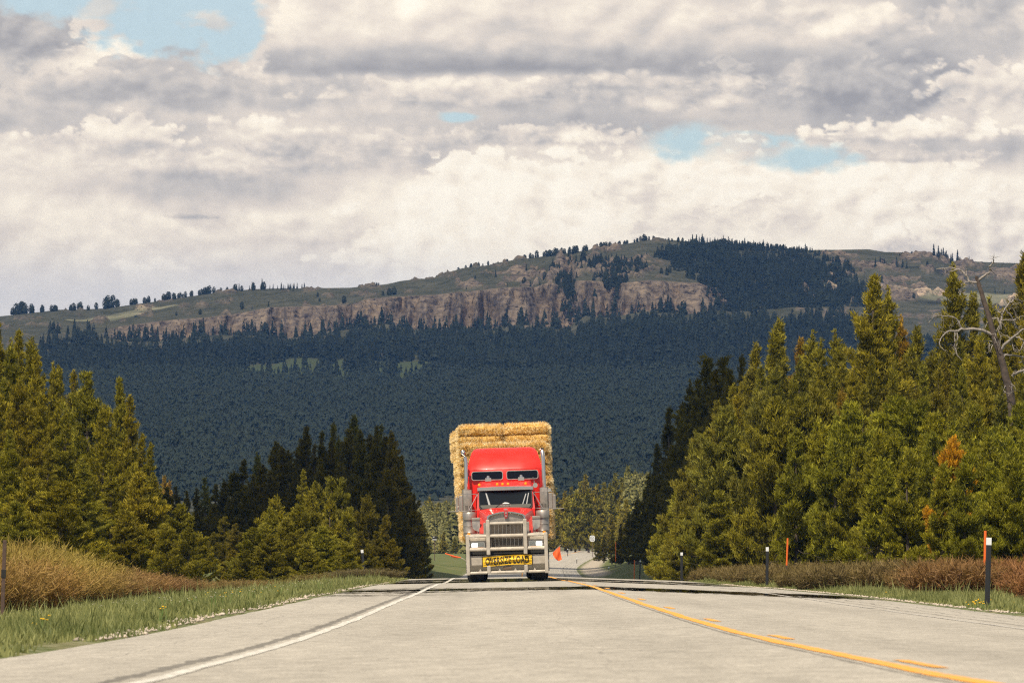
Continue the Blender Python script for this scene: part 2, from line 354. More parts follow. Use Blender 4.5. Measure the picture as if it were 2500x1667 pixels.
def ground_mat():
    m, n, l, b = newmat('grassy_ground')
    tc = n.new('ShaderNodeTexCoord')
    n1 = n.new('ShaderNodeTexNoise'); n1.inputs['Scale'].default_value = 0.35; n1.inputs['Detail'].default_value = 8
    n2 = n.new('ShaderNodeTexNoise'); n2.inputs['Scale'].default_value = 6.0; n2.inputs['Detail'].default_value = 6
    l.new(tc.outputs['Object'], n1.inputs['Vector']); l.new(tc.outputs['Object'], n2.inputs['Vector'])
    r = n.new('ShaderNodeValToRGB'); e = r.color_ramp.elements
    e[0].position = 0.3; e[0].color = (0.085, 0.115, 0.035, 1); e[1].position = 0.72; e[1].color = (0.20, 0.17, 0.085, 1)
    k = e.new(0.5); k.color = (0.115, 0.135, 0.045, 1)
    l.new(n1.outputs[0], r.inputs[0])
    r2 = n.new('ShaderNodeMapRange'); r2.inputs[1].default_value = .3; r2.inputs[2].default_value = .7; r2.inputs[3].default_value = .7; r2.inputs[4].default_value = 1.25
    l.new(n2.outputs[0], r2.inputs[0])
    at = n.new('ShaderNodeAttribute'); at.attribute_name = 'gravel'
    mx = n.new('ShaderNodeMix'); mx.data_type = 'RGBA'; mx.inputs[7].default_value = (0.42, 0.36, 0.28, 1)
    ad = n.new('ShaderNodeMath'); ad.operation = 'SUBTRACT'; ad.inputs[1].default_value = 0.5
    l.new(n2.outputs[0], ad.inputs[0])
    ad2 = n.new('ShaderNodeMath'); ad2.operation = 'MULTIPLY_ADD'; ad2.inputs[1].default_value = 2.2; ad2.use_clamp = True
    ad3 = n.new('ShaderNodeMath'); ad3.operation = 'MULTIPLY_ADD'; ad3.inputs[1].default_value = 2.0; ad3.inputs[2].default_value = -0.6
    l.new(at.outputs['Fac'], ad3.inputs[0]); l.new(ad.outputs[0], ad2.inputs[0]); l.new(ad3.outputs[0], ad2.inputs[2])
    l.new(ad2.outputs[0], mx.inputs[0]); l.new(r.outputs[0], mx.inputs[6])
    sc = n.new('ShaderNodeVectorMath'); sc.operation = 'SCALE'
    l.new(mx.outputs[2], sc.inputs[0]); l.new(r2.outputs[0], sc.inputs['Scale']); l.new(sc.outputs[0], b.inputs['Base Color'])
    b.inputs['Roughness'].default_value = 0.95; b.inputs['Specular IOR Level'].default_value = 0.1
    bp = n.new('ShaderNodeBump'); bp.inputs['Strength'].default_value = 0.6; bp.inputs['Distance'].default_value = 0.05
    l.new(n2.outputs[0], bp.inputs['Height']); l.new(bp.outputs[0], b.inputs['Normal'])
    return m

dn = np.array([0.6, 1.2, 2.4, 3.6, 4.8, 5.4, 5.7, 6.1, 6.6, 7.2, 8, 9, 10, 11, 12, 13.5, 15, 17, 19, 22, 26, 30, 36, 44, 55, 70, 90, 120, 160, 220, 320, 480, 700, 1000])
D = np.concatenate([-dn[::-1], [0], dn])
DD, YY = np.meshgrid(D, YR)
XX = DD + xc(YY)
ZZ = ground_z(XX, YY) - 0.16 * (1 - sstep(4.9, 5.62, np.abs(DD)))
gravel = sstep(6.4, 5.6, np.abs(DD)) * 0.35
# gravel turnout meeting the road beyond the crest, on its right
tr = sstep(5.6, 6.4, DD) * (1 - sstep(7.6, 8.6, DD)) * sstep(520, 600, YY) * (1 - sstep(900, 1050, YY))
gravel = np.maximum(gravel, tr * 1.0)
me = npmesh('ground', np.stack([XX, YY, ZZ], -1).reshape(-1, 3), grid_faces(*XX.shape), ground_mat(), smooth=True, attrs={'gravel': gravel.ravel()})
tag(link('ground', me), kind='structure')

def road_mat():
    m, n, l, b = newmat('asphalt')
    uv = n.new('ShaderNodeUVMap'); uv.uv_map = 'UVMap'
    sep = n.new('ShaderNodeSeparateXYZ'); l.new(uv.outputs[0], sep.inputs[0])
    def N(scale, det, vec, rough=0.5):
        z = n.new('ShaderNodeTexNoise'); z.inputs['Scale'].default_value = scale; z.inputs['Detail'].default_value = det
        z.inputs['Roughness'].default_value = rough; l.new(vec, z.inputs['Vector']); return z.outputs[0]
    def MATH(op, a, bb=None, c=None, clamp=False):
        q = n.new('ShaderNodeMath'); q.operation = op; q.use_clamp = clamp
        for i, v in enumerate((a, bb, c)):
            if v is None: continue
            if isinstance(v, (int, float)): q.inputs[i].default_value = v
            else: l.new(v, q.inputs[i])
        return q.outputs[0]
    def MR(v, a, bb, c, d, smooth=False):
        q = n.new('ShaderNodeMapRange'); q.interpolation_type = 'SMOOTHSTEP' if smooth else 'LINEAR'
        l.new(v, q.inputs[0])
        for i, x in enumerate((a, bb, c, d)): q.inputs[i + 1].default_value = x
        return q.outputs[0]
    def SC(sx, sy, off=0.0):
        q = n.new('ShaderNodeMapping'); q.inputs['Scale'].default_value = (sx, sy, 1); q.inputs['Location'].default_value = (off, off * 1.7, 0)
        l.new(uv.outputs[0], q.inputs[0]); return q.outputs[0]
    grain = N(30, 6, SC(1, 0.6), .8); mid = N(5.0, 6, SC(1, 0.28, 3)); big = N(0.5, 5, SC(1, 0.12, 7), 0.6)
    u = sep.outputs[0]; v = sep.outputs[1]
    val = MATH('MULTIPLY', MR(grain, .3, .7, .48, 1.5), MR(mid, .3, .7, .86, 1.12))
    val = MATH('MULTIPLY', val, MR(big, .3, .7, .90, 1.08))
    # wheel paths polished a little darker
    wp = MATH('ABSOLUTE', MATH('SUBTRACT', MATH('ABSOLUTE', MATH('SUBTRACT', MATH('ABSOLUTE', u), 1.83)), 0.95))
    val = MATH('MULTIPLY', val, MR(wp, 0.0, 0.55, 0.945, 1.0, True))
    # cracks and dark sealed joints running along the road
    def crack(u0, wid, amp, freq, off, strength, thr=0.0):
        wob = MATH('MULTIPLY', MATH('SUBTRACT', N(freq, 5, SC(0.0, 1, off), 0.62), 0.5), amp)
        dd = MATH('ABSOLUTE', MATH('SUBTRACT', MATH('SUBTRACT', u, wob), u0))
        wv = MATH('MULTIPLY', MR(N(0.7, 6, SC(0.6, 1, off + 20), 0.7), 0.30 + thr, 0.66 + thr, 0.0, 1.0), wid)
        return MATH('MULTIPLY', MR(MATH('SUBTRACT', dd, wv), 0.0, 0.012, 1.0, 0.0, True), strength)
    k = crack(-3.845, 0.085, 0.10, 0.35, 1, 0.6)
    for args in [(3.98, 0.05, 0.5, 0.12, 2, .6), (4.35, 0.03, 0.7, 0.11, 4, .7, .05), (4.8, 0.022, 0.6, 0.16, 6, .6, .07),
                 (-4.7, 0.01, 0.9, 0.1, 8, .35, .14), (-0.115, 0.03, 0.03, 0.8, 10, .6, .06), (-1.35, 0.03, 0.5, 0.09, 12, .2, .26),
                 (3.62, 0.02, 0.2, 0.3, 14, .5, .08), (5.25, 0.03, 0.25, 0.2, 16, .5, .06)]:
        k = MATH('MAXIMUM', k, crack(*args))
    tcr = MATH('MULTIPLY', MATH('SUBTRACT', N(0.6, 5, SC(1, 0, 33), .6), 0.5), 5.0)
    vv = MATH('ABSOLUTE', MATH('SUBTRACT', MATH('FRACT', MATH('MULTIPLY', MATH('ADD', v, tcr), 1 / 17.0)), 0.5))
    cr = n.new('ShaderNodeValToRGB'); e = cr.color_ramp.elements
    e[0].position = 0.0; e[0].color = (0.17, 0.155, 0.13, 1); e[1].position = 1.0; e[1].color = (0.61, 0.56, 0.475, 1)
    l.new(MR(val, 0.55, 1.35, 0.0, 1.0), cr.inputs[0])
    mx = n.new('ShaderNodeMix'); mx.data_type = 'RGBA'; mx.inputs[7].default_value = (0.07, 0.065, 0.06, 1)
    l.new(k, mx.inputs[0]); l.new(cr.outputs[0], mx.inputs[6])
    l.new(mx.outputs[2], b.inputs['Base Color']); b.inputs['Roughness'].default_value = 0.92
    b.inputs['Specular IOR Level'].default_value = 0.12
    bp = n.new('ShaderNodeBump'); bp.inputs['Strength'].default_value = 0.35; bp.inputs['Distance'].default_value = 0.004
    l.new(grain, bp.inputs['Height']); l.new(bp.outputs[0], b.inputs['Normal'])
    # hot-road mirror bands: the surface mirrors what stands low behind it at a grazing angle
    rag = N(1.0, 6, SC(0.35, 0.20, 50), 0.75); rag2 = N(1.0, 5, SC(3.6, 0.6, 60), 0.8)
    vw = MATH('ADD', v, MATH('ADD', MATH('MULTIPLY', MATH('SUBTRACT', rag, 0.5), 34.0), MATH('MULTIPLY', MATH('SUBTRACT', rag2, 0.5), 26.0)))
    vw = MATH('ADD', vw, MATH('MULTIPLY', u, 0.9))
    def band(c, h, soft=1.6): return MR(MATH('ABSOLUTE', MATH('SUBTRACT', vw, c)), h - soft, h + soft, 1.0, 0.0, True)
    bands = MATH('MAXIMUM', band(133, 7), MATH('MAXIMUM', band(196, 10), MATH('MULTIPLY', band(117, 1.8, 2.0), MR(u, -4.5, -2.4, 1.0, 0.0))))
    bands = MATH('MAXIMUM', bands, band(218, 9))
    gl = n.new('ShaderNodeBsdfGlossy'); gl.inputs['Color'].default_value = (0.30, 0.30, 0.27, 1); gl.inputs['Roughness'].default_value = 0.015
    ms = n.new('ShaderNodeMixShader'); l.new(bands, ms.inputs[0]); l.new(b.outputs[0], ms.inputs[1]); l.new(gl.outputs[0], ms.inputs[2])
    l.new(ms.outputs[0], n['Material Output'].inputs[0])
    return m
rd = np.array([-5.56, -5.4, -5, -4.4, -3.9, -3.66, -3, -2, -1, -0.3, 0, 0.3, 1, 2, 3, 3.66, 3.9, 4.4, 5, 5.4, 5.56])
rng = np.random.default_rng(4)
DD, YY = np.meshgrid(rd, YR)
DE = DD.copy()
edge = (fbm(YR * 0.35, YR * 0 + 3, 5, 3) - 0.5) * 0.5
DE[:, 0] += edge - 0.05; DE[:, -1] += (fbm(YR * 0.35, YR * 0 + 8, 5, 5) - 0.5) * 0.4
ZZ = road_z(DE, YY); ZZ[:, 0] -= 0.05; ZZ[:, -1] -= 0.05
me = npmesh('road', np.stack([DE + xc(YY), YY, ZZ], -1).reshape(-1, 3), grid_faces(*DD.shape), road_mat(), smooth=True,
            uv=np.stack([DD, YY], -1).reshape(-1, 2))
tag(link('road', me), kind='structure')

def paint_mat(name, col, wear):
    m, n, l, b = newmat(name)
    b.inputs['Base Color'].default_value = (*col, 1); b.inputs['Roughness'].default_value = 0.8
    tc = n.new('ShaderNodeTexCoord'); nz = n.new('ShaderNodeTexNoise'); nz.inputs['Scale'].default_value = 14; nz.inputs['Detail'].default_value = 8
    nz.inputs['Roughness'].default_value = 0.7; l.new(tc.outputs['Object'], nz.inputs['Vector'])
    r = n.new('ShaderNodeMapRange'); r.inputs[1].default_value = wear; r.inputs[2].default_value = wear + 0.12
    l.new(nz.outputs[0], r.inputs[0])
    cm = n.new('ShaderNodeMix'); cm.data_type = 'RGBA'; cm.inputs[6].default_value = (0.36, 0.33, 0.28, 1); cm.inputs[7].default_value = (*col, 1)
    l.new(r.outputs[0], cm.inputs[0]); l.new(cm.outputs[2], b.inputs['Base Color'])
    return m
M['wpaint'] = paint_mat('worn_white_paint', (0.80, 0.765, 0.68), 0.43)
M['wfaded'] = paint_mat('faded_white_paint', (0.62, 0.58, 0.52), 0.46)
M['ypaint'] = paint_mat('yellow_paint', (0.88, 0.38, 0.028), 0.36)
def strip(name, d0, d1, ranges, mat, wob=0.02, seed=1):
    V = []; Fc = []
    for (a, b_) in ranges:
        ys = np.unique(np.concatenate([YR[(YR > a) & (YR < b_)], [a, b_]]))
        ys = np.unique(np.concatenate([ys, np.arange(a, min(b_, 140), 0.35)]))
        w = (fbm(ys * 0.25, ys * 0 + 1, 3, seed) - 0.5) * wob
        j1 = (fbm(ys * 2.5, ys * 0 + 1, 2, seed + 5) - 0.5) * 0.018; j2 = (fbm(ys * 2.5, ys * 0 + 1, 2, seed + 8) - 0.5) * 0.018
        dd = np.stack([d0 + w + j1, d1 + w + j2], 1); yy = np.stack([ys, ys], 1)
        # lie 4 mm above the road's own facets
        zr = np.stack([np.interp(ys, YR, road_z(np.full(len(YR), d0), YR)), np.interp(ys, YR, road_z(np.full(len(YR), d1), YR))], 1)
        k = len(V) and sum(len(v) for v in V)
        V.append(np.stack([dd + np.stack([np.interp(ys, YR, xc(YR))] * 2, 1), yy, zr + 0.004], -1).reshape(-1, 3)); Fc.append(grid_faces(len(ys), 2) + (k or 0))
    me = npmesh(name, np.concatenate(V), np.concatenate(Fc), mat); o = link(name, me); tag(o, kind='structure'); return o
strip('edge_line', -3.715, -3.615, [(5, 1200)], M['wpaint'], 0.05, 1)
strip('edge_line', 3.60, 3.70, [(5, 92)] + [(95, 118), (122, 700)], M['wfaded'], 0.05, 4)
strip('centre_line', -0.06, 0.055, [(5, 1250)], M['ypaint'], 0.03, 7)
dash_y = [15.9, 32.3, 48.4, 65, 81, 98, 114, 130, 146.5, 163, 179, 196]
dash_y = [48.4 + 16.4 * k for k in range(-2, 11)]
strip('dashed_centre_line', 0.16, 0.25, [(y - 1.6, y + 1.6) for y in dash_y], M['ypaint'], 0.0, 9)

# ------------------------------------------------------------------ hills
KY = np.array([1273., 1500, 2000, 2600, 3300, 3800, 4000, 4300, 4322, 4600, 4900, 5200, 7000])
SK_x = [-3000, -600, 0, 140, 255, 383, 468, 553, 638, 744, 850, 1000, 1079, 1138, 1240, 1325, 1410, 1495, 1580, 1644, 1708, 1793, 1900, 1954, 2122, 2162, 2275, 2323, 2500, 3200, 6000]
SK_y = [860, 800, 772, 756, 753, 736, 724, 713, 708, 705, 702, 690, 680, 653, 640, 625, 614, 600, 585, 585, 591, 593, 604, 610, 611, 618, 620, 636, 642, 690, 800]
CT_x = [-3000, 0, 200, 255, 408, 510, 659, 850, 900, 1070, 1198, 1308, 1345, 1372, 1386, 1396, 1406, 1470, 1485, 1508, 1580, 1708, 1750, 1775, 1800, 2100, 2500, 6000]
CT_y = [900, 812, 806, 804, 781, 773, 753, 747, 731, 719, 708, 701, 687, 700, 735, 720, 682, 682, 700, 688, 678, 685, 697, 725, 750, 745, 760, 860]
CB_x = [-3000, 0, 200, 255, 340, 425, 510, 600, 700, 800, 943, 1049, 1113, 1200, 1283, 1368, 1386, 1431, 1495, 1563, 1640, 1708, 1772, 1800, 2100, 2500, 6000]
CB_y = [906, 818, 814, 822, 834, 832, 824, 822, 828, 812, 790, 808, 806, 800, 795, 800, 800, 768, 772, 753, 752, 761, 744, 756, 752, 768, 870]
def hill_knots(px):
    SK = np.interp(px, SK_x, SK_y); CT = np.interp(px, CT_x, CT_y); CB = np.interp(px, CB_x, CB_y)
    o = np.ones_like(px)
    mid = CT * 0.45 + SK * 0.55
    # rocky bench below the summit
    b = sstep(1050, 1110, px) * (1 - sstep(1560, 1640, px))
    mid = mid + b * (-6)
    y = [1344 * o, 1290 * o, 1150 * o, 1062 * o, 968 * o, 908 * o, (908 * 0.55 + CB * 0.45), CB, CT, mid, SK, SK + 10, SK + 40]
    return np.stack(y, -1)          # (...,13)
def hill_z(px, Y, detail=True):
    px = np.asarray(px, float); Y = np.asarray(Y, float)
    K = hill_knots(px); Z = (HY - K) / F * KY
    i = np.clip(np.searchsorted(KY, Y, side='right') - 1, 0, len(KY) - 2)
    t = (Y - KY[i]) / (KY[i + 1] - KY[i])
    z0 = np.take_along_axis(Z, i[..., None], -1)[..., 0]; z1 = np.take_along_axis(Z, (i + 1)[..., None], -1)[..., 0]
    z = z0 * (1 - t) + z1 * t
    if detail:
        X = (px - CX) / F * Y
        a = sstep(3900, 4100, Y) * (1 - sstep(4250, 4310, Y) * (1 - sstep(4330, 4420, Y)))
        z = z + (fbm(X / 70, Y / 70, 5, 201) - 0.5) * 14 * a * (1 - sstep(4780, 4900, Y) * 0.8) + (fbm(X / 150, Y / 180, 4, 205) - 0.5) * 8 * sstep(1900, 2400, Y) * (1 - sstep(4780, 4900, Y) * .7)
    return z
hx = np.concatenate([np.linspace(-3600, -300, 60), np.arange(-280, 2781, 4.0), np.linspace(2810, 5800, 60)])
hyv = np.concatenate([np.linspace(1273, 3800, 60), np.linspace(3815, 4285, 36), np.linspace(4290, 4330, 22), np.linspace(4336, 4900, 80), np.linspace(4920, 7000, 14)])
PX, YV = np.meshgrid(hx, hyv)
ZV = hill_z(PX, YV)
XV = (PX - CX) / F * YV
cl = sstep(4280, 4298, YV) * (1 - sstep(4324, 4344, YV))
inc = sstep(240, 300, PX) * (1 - sstep(1765, 1795, PX))
# buttresses and gullies along the cliff (columns stand forward or back)
but = (np.abs(fbm(XV / 16, ZV / 60, 4, 211) - 0.5) * 2) ** 0.7
YV2 = YV + cl * inc * (but * 34 - 12 + (fbm(XV / 5, ZV / 50, 3, 215) - 0.5) * 13 + (fbm(XV / 2.5, ZV / 3, 3, 218) - 0.5) * 3 + (fbm(XV / 45, ZV / 90, 3, 216) - 0.5) * 34)
# ledges in the upper bench and outcrops
ang = (PX - CX)
rockmask = cl * inc
yp = HY - ZV / YV * F
up = sstep(1020, 1120, PX) * (1 - sstep(1560, 1660, PX)) * (YV > 4345)
oc = up * sstep(0.54, 0.63, fbm(PX / 60, yp / 9, 5, 221) + 0.08 * sstep(690, 660, yp) * sstep(630, 650, yp))
oc = np.maximum(oc, (PX < 1060) * (YV > 4335) * sstep(0.64, 0.72, fbm(PX / 50, yp / 7, 5, 225)) * 0.7)
oc = np.maximum(oc, sstep(1890, 1960, PX) * (YV > 4200) * sstep(0.54, 0.62, fbm(PX / 60, yp / 10, 5, 229) + 0.16 * np.exp(-((yp - 668 - (PX - 2150) * .02) / 14) ** 2) + 0.1 * np.exp(-((yp - 628) / 10) ** 2) - 0.06))
oc = np.maximum(oc, (YV > 4100) * (YV < 4300) * sstep(0.66, 0.72, fbm(PX / 30, yp / 16, 4, 233)) * 0.7)
ZV2 = ZV + oc * (YV > 4330) * (fbm(XV / 9, YV / 22, 4, 241) - 0.35) * 13 * (1 - sstep(4860, 4900, YV))
rock = np.maximum(rockmask, oc)
def clearing(px, y):
    r = fbm(px / 40, y / 10, 4, 701) - .5
    a = 1 - sstep(.75, 1.15, np.hypot((px - 730) / 190, (y - 914 - (px - 720) * -.02) / 36) + r * 1.5)
    b = 1 - sstep(.75, 1.15, np.hypot((px - 985) / 120, (y - 908) / 32) + r * 1.5)
    c = (1 - sstep(.75, 1.15, np.hypot((px - 1560) / 170, (y - 912) / 14) + r * 1.5)) * .8
    return np.maximum.reduce([a, b, c])
clear = clearing(PX, yp)
def hill_mat():
    m, n, l, b = newmat('sagebrush_slope_and_rock')
    tc = n.new('ShaderNodeTexCoord'); at = n.new('ShaderNodeAttribute'); at.attribute_name = 'rock'
    cg = n.new('ShaderNodeAttribute'); cg.attribute_name = 'meadow'
    def N(scale, det, sz=1.0, rough=.6):
        mp = n.new('ShaderNodeMapping'); mp.inputs['Scale'].default_value = (1, 1, sz); l.new(tc.outputs['Object'], mp.inputs[0])
        z = n.new('ShaderNodeTexNoise'); z.inputs['Scale'].default_value = scale; z.inputs['Detail'].default_value = det; z.inputs['Roughness'].default_value = rough
        l.new(mp.outputs[0], z.inputs['Vector']); return z.outputs[0]
    g = n.new('ShaderNodeValToRGB'); e = g.color_ramp.elements
    e[0].position = .32; e[0].color = (0.125, 0.13, 0.08, 1); e[1].position = .7; e[1].color = (0.27, 0.255, 0.175, 1)
    l.new(N(0.05, 9), g.inputs[0])
    sp = n.new('ShaderNodeMapRange'); sp.inputs[1].default_value = .56; sp.inputs[2].default_value = .64; l.new(N(0.28, 5, 1, .7), sp.inputs[0])
    sg = n.new('ShaderNodeMix'); sg.data_type = 'RGBA'; sg.inputs[7].default_value = (0.045, 0.06, 0.035, 1)
    l.new(sp.outputs[0], sg.inputs[0]); l.new(g.outputs[0], sg.inputs[6])
    md = n.new('ShaderNodeMix'); md.data_type = 'RGBA'; md.inputs[7].default_value = (0.17, 0.205, 0.10, 1)
    l.new(cg.outputs['Fac'], md.inputs[0]); l.new(sg.outputs[2], md.inputs[6])
    rr = n.new('ShaderNodeValToRGB'); e = rr.color_ramp.elements
    e[0].position = .36; e[0].color = (0.07, 0.055, 0.055, 1); e[1].position = .62; e[1].color = (0.70, 0.53, 0.36, 1)
    k = e.new(.47); k.color = (0.33, 0.26, 0.20, 1)
    ad = n.new('ShaderNodeMath'); ad.operation = 'MULTIPLY_ADD'; ad.inputs[1].default_value = 0.5
    hb = n.new('ShaderNodeMath'); hb.operation = 'MULTIPLY'; hb.inputs[1].default_value = 0.5
    l.new(N(0.09, 8, 0.35, .65), ad.inputs[0]); l.new(N(0.16, 6, 3.2, .6), hb.inputs[0]); l.new(hb.outputs[0], ad.inputs[2])
    l.new(ad.outputs[0], rr.inputs[0])
    ck = n.new('ShaderNodeMapRange'); ck.inputs[1].default_value = .36; ck.inputs[2].default_value = .42; ck.inputs[3].default_value = .22; ck.inputs[4].default_value = 1
    l.new(N(0.33, 5, .22, .6), ck.inputs[0])
    rs = n.new('ShaderNodeVectorMath'); rs.operation = 'SCALE'; l.new(rr.outputs[0], rs.inputs[0]); l.new(ck.outputs[0], rs.inputs['Scale'])
    fin = n.new('ShaderNodeMix'); fin.data_type = 'RGBA'
    l.new(at.outputs['Fac'], fin.inputs[0]); l.new(md.outputs[2], fin.inputs[6]); l.new(rs.outputs[0], fin.inputs[7])
    l.new(fin.outputs[2], b.inputs['Base Color']); b.inputs['Roughness'].default_value = 1.0; b.inputs['Specular IOR Level'].default_value = 0.0
    bp = n.new('ShaderNodeBump'); bp.inputs['Strength'].default_value = 0.9; bp.inputs['Distance'].default_value = 2.0
    l.new(N(0.35, 6, .6, .65), bp.inputs['Height']); l.new(bp.outputs[0], b.inputs['Normal'])
    return m
me = npmesh('hills', np.stack([XV * 1.0, YV2, ZV2], -1).reshape(-1, 3), grid_faces(*PX.shape), hill_mat(), smooth=True,
            attrs={'rock': rock.ravel(), 'meadow': np.clip(clear, 0, 1).ravel()})
tag(link('hills', me), kind='structure')

# ------------------------------------------------------------------ clouds overhead that shade the valley (all above the picture)
def cloud_mat(name, thin):
    m = simple(name, (0.92, 0.92, 0.93), 1.0, spec=0.0); n = m.node_tree.nodes; l = m.node_tree.links
    tr = n.new('ShaderNodeBsdfTransparent'); ms = n.new('ShaderNodeMixShader'); ms.inputs[0].default_value = thin
    l.new(n['Principled BSDF'].outputs[0], ms.inputs[1]); l.new(tr.outputs[0], ms.inputs[2]); l.new(ms.outputs[0], n['Material Output'].inputs[0])
    return m
M['cloud'] = cloud_mat('thin_cloud', 0.52); M['cloud2'] = cloud_mat('dense_cloud', 0.2)
def cloud(gx0, gx1, gy0, gy1, alt, step, holes=(), seed=0, edge=60.0, gaps=0.0, thick=60, mat='cloud'):
    """cloud whose shadow covers the ground rectangle; holes = (X,Y,Z,rx,ry) sunlit patches"""
    k = alt / LDIR.z
    ox, oy = LDIR.x * k, LDIR.y * k
    xs = np.arange(gx0, gx1 + step, step); ys = np.arange(gy0, gy1 + step, step)
    X, Y = np.meshgrid(xs, ys)
    e = np.minimum(np.minimum(X - gx0, gx1 - X), np.minimum(Y - gy0, gy1 - Y)) / edge
    m = np.clip(e, -1, 1) + (fbm(X / edge / 1.3, Y / edge / 1.3, 4, seed) - 0.62) * 1.1
    if gaps: m = np.minimum(m, (gaps_field(X, Y, seed) - gaps) * 6)
    for (hx_, hy_, hz_, rx, ry) in holes:
        kk = hz_ / LDIR.z
        r = np.hypot((X - hx_ + LDIR.x * kk) / rx, (Y - hy_ + LDIR.y * kk) / ry) + (fbm(X / 25, Y / 25, 4, seed + 3) - .5) * .9
        m = np.minimum(m, (r - 1) * 1.5)
    t = np.sqrt(np.clip(m, 0, 1)) * thick * (0.7 + 0.6 * fbm(X / 90, Y / 90, 4, seed + 9))
    n_, m_ = X.shape; idx = np.arange(n_ * m_).reshape(n_, m_)
    keep = (np.maximum.reduce([m[:-1, :-1], m[:-1, 1:], m[1:, 1:], m[1:, :-1]]) > 0)
    q = np.stack([idx[:-1, :-1], idx[:-1, 1:], idx[1:, 1:], idx[1:, :-1]], -1)[keep]
    top = np.stack([X + ox, Y + oy, alt + t + 1], -1).reshape(-1, 3); bot = np.stack([X + ox, Y + oy, alt - t * 0.15], -1).reshape(-1, 3)
    V = np.concatenate([top, bot]); Fq = np.concatenate([q, q[:, ::-1] + n_ * m_])
    o = link('cloud', npmesh('cloud', V, Fq, M[mat], smooth=True)); tag(o, kind='structure')
def gaps_field(X, Y, seed): return fbm(X / 30, Y / 30, 4, seed + 40)
def hp(px, Y): return ((px - CX) / F * Y, Y, float(hill_z(np.array([px]), np.array([Y]))[0]))
H = []
for px, Y, rx, ry in [(40, 4600, 120, 40), (190, 4560, 75, 50), (330, 4650, 60, 30), (1640, 4890, 30, 45), (1700, 4880, 18, 30), (2290, 4470, 110, 42), (2120, 4480, 50, 26), (2480, 4400, 75, 85), (2180, 4700, 40, 26)]:
    x, y, z = hp(px, Y); H.append((x, y, z, rx, ry))
cloud(-1500, 1500, 1560, 6400, 1500, 22, H, seed=5, edge=120, thick=120)
cloud(-90, 40, 372, 700, 900, 6, [(-12, 640, 0, 26, 60)], seed=11, edge=22, thick=40, gaps=0.27, mat='cloud2')
# ------------------------------------------------------------------ vegetation
def nrm(a): return a / np.maximum(np.linalg.norm(a, axis=-1, keepdims=True), 1e-9)
def tubes(paths, radii, sides=5):
    """several tapered tubes: lists of (k,3) points and (k,) radii -> V,F"""
    V = []; Fq = []; off = 0
    for p, r in zip(paths, radii):
        p = np.asarray(p, float); k = len(p)
        t = np.gradient(p, axis=0); t = nrm(t)
        ref = np.array([0.3, 0.2, 1.0]) if abs(t[:, 2]).mean() < 0.8 else np.array([1.0, 0.2, 0])
        a = nrm(np.cross(t, ref)); b = np.cross(t, a)
        ang = np.arange(sides) * 2 * np.pi / sides
        ring = p[:, None, :] + np.asarray(r)[:, None, None] * (np.cos(ang)[None, :, None] * a[:, None, :] + np.sin(ang)[None, :, None] * b[:, None, :])
        V.append(ring.reshape(-1, 3))
        i = np.arange(k - 1)[:, None] * sides + np.arange(sides)[None]; j = np.arange(k - 1)[:, None] * sides + (np.arange(sides)[None] + 1) % sides
        Fq.append(np.stack([i, j, j + sides, i + sides], -1).reshape(-1, 4) + off); off += k * sides
    return np.concatenate(V), np.concatenate(Fq)

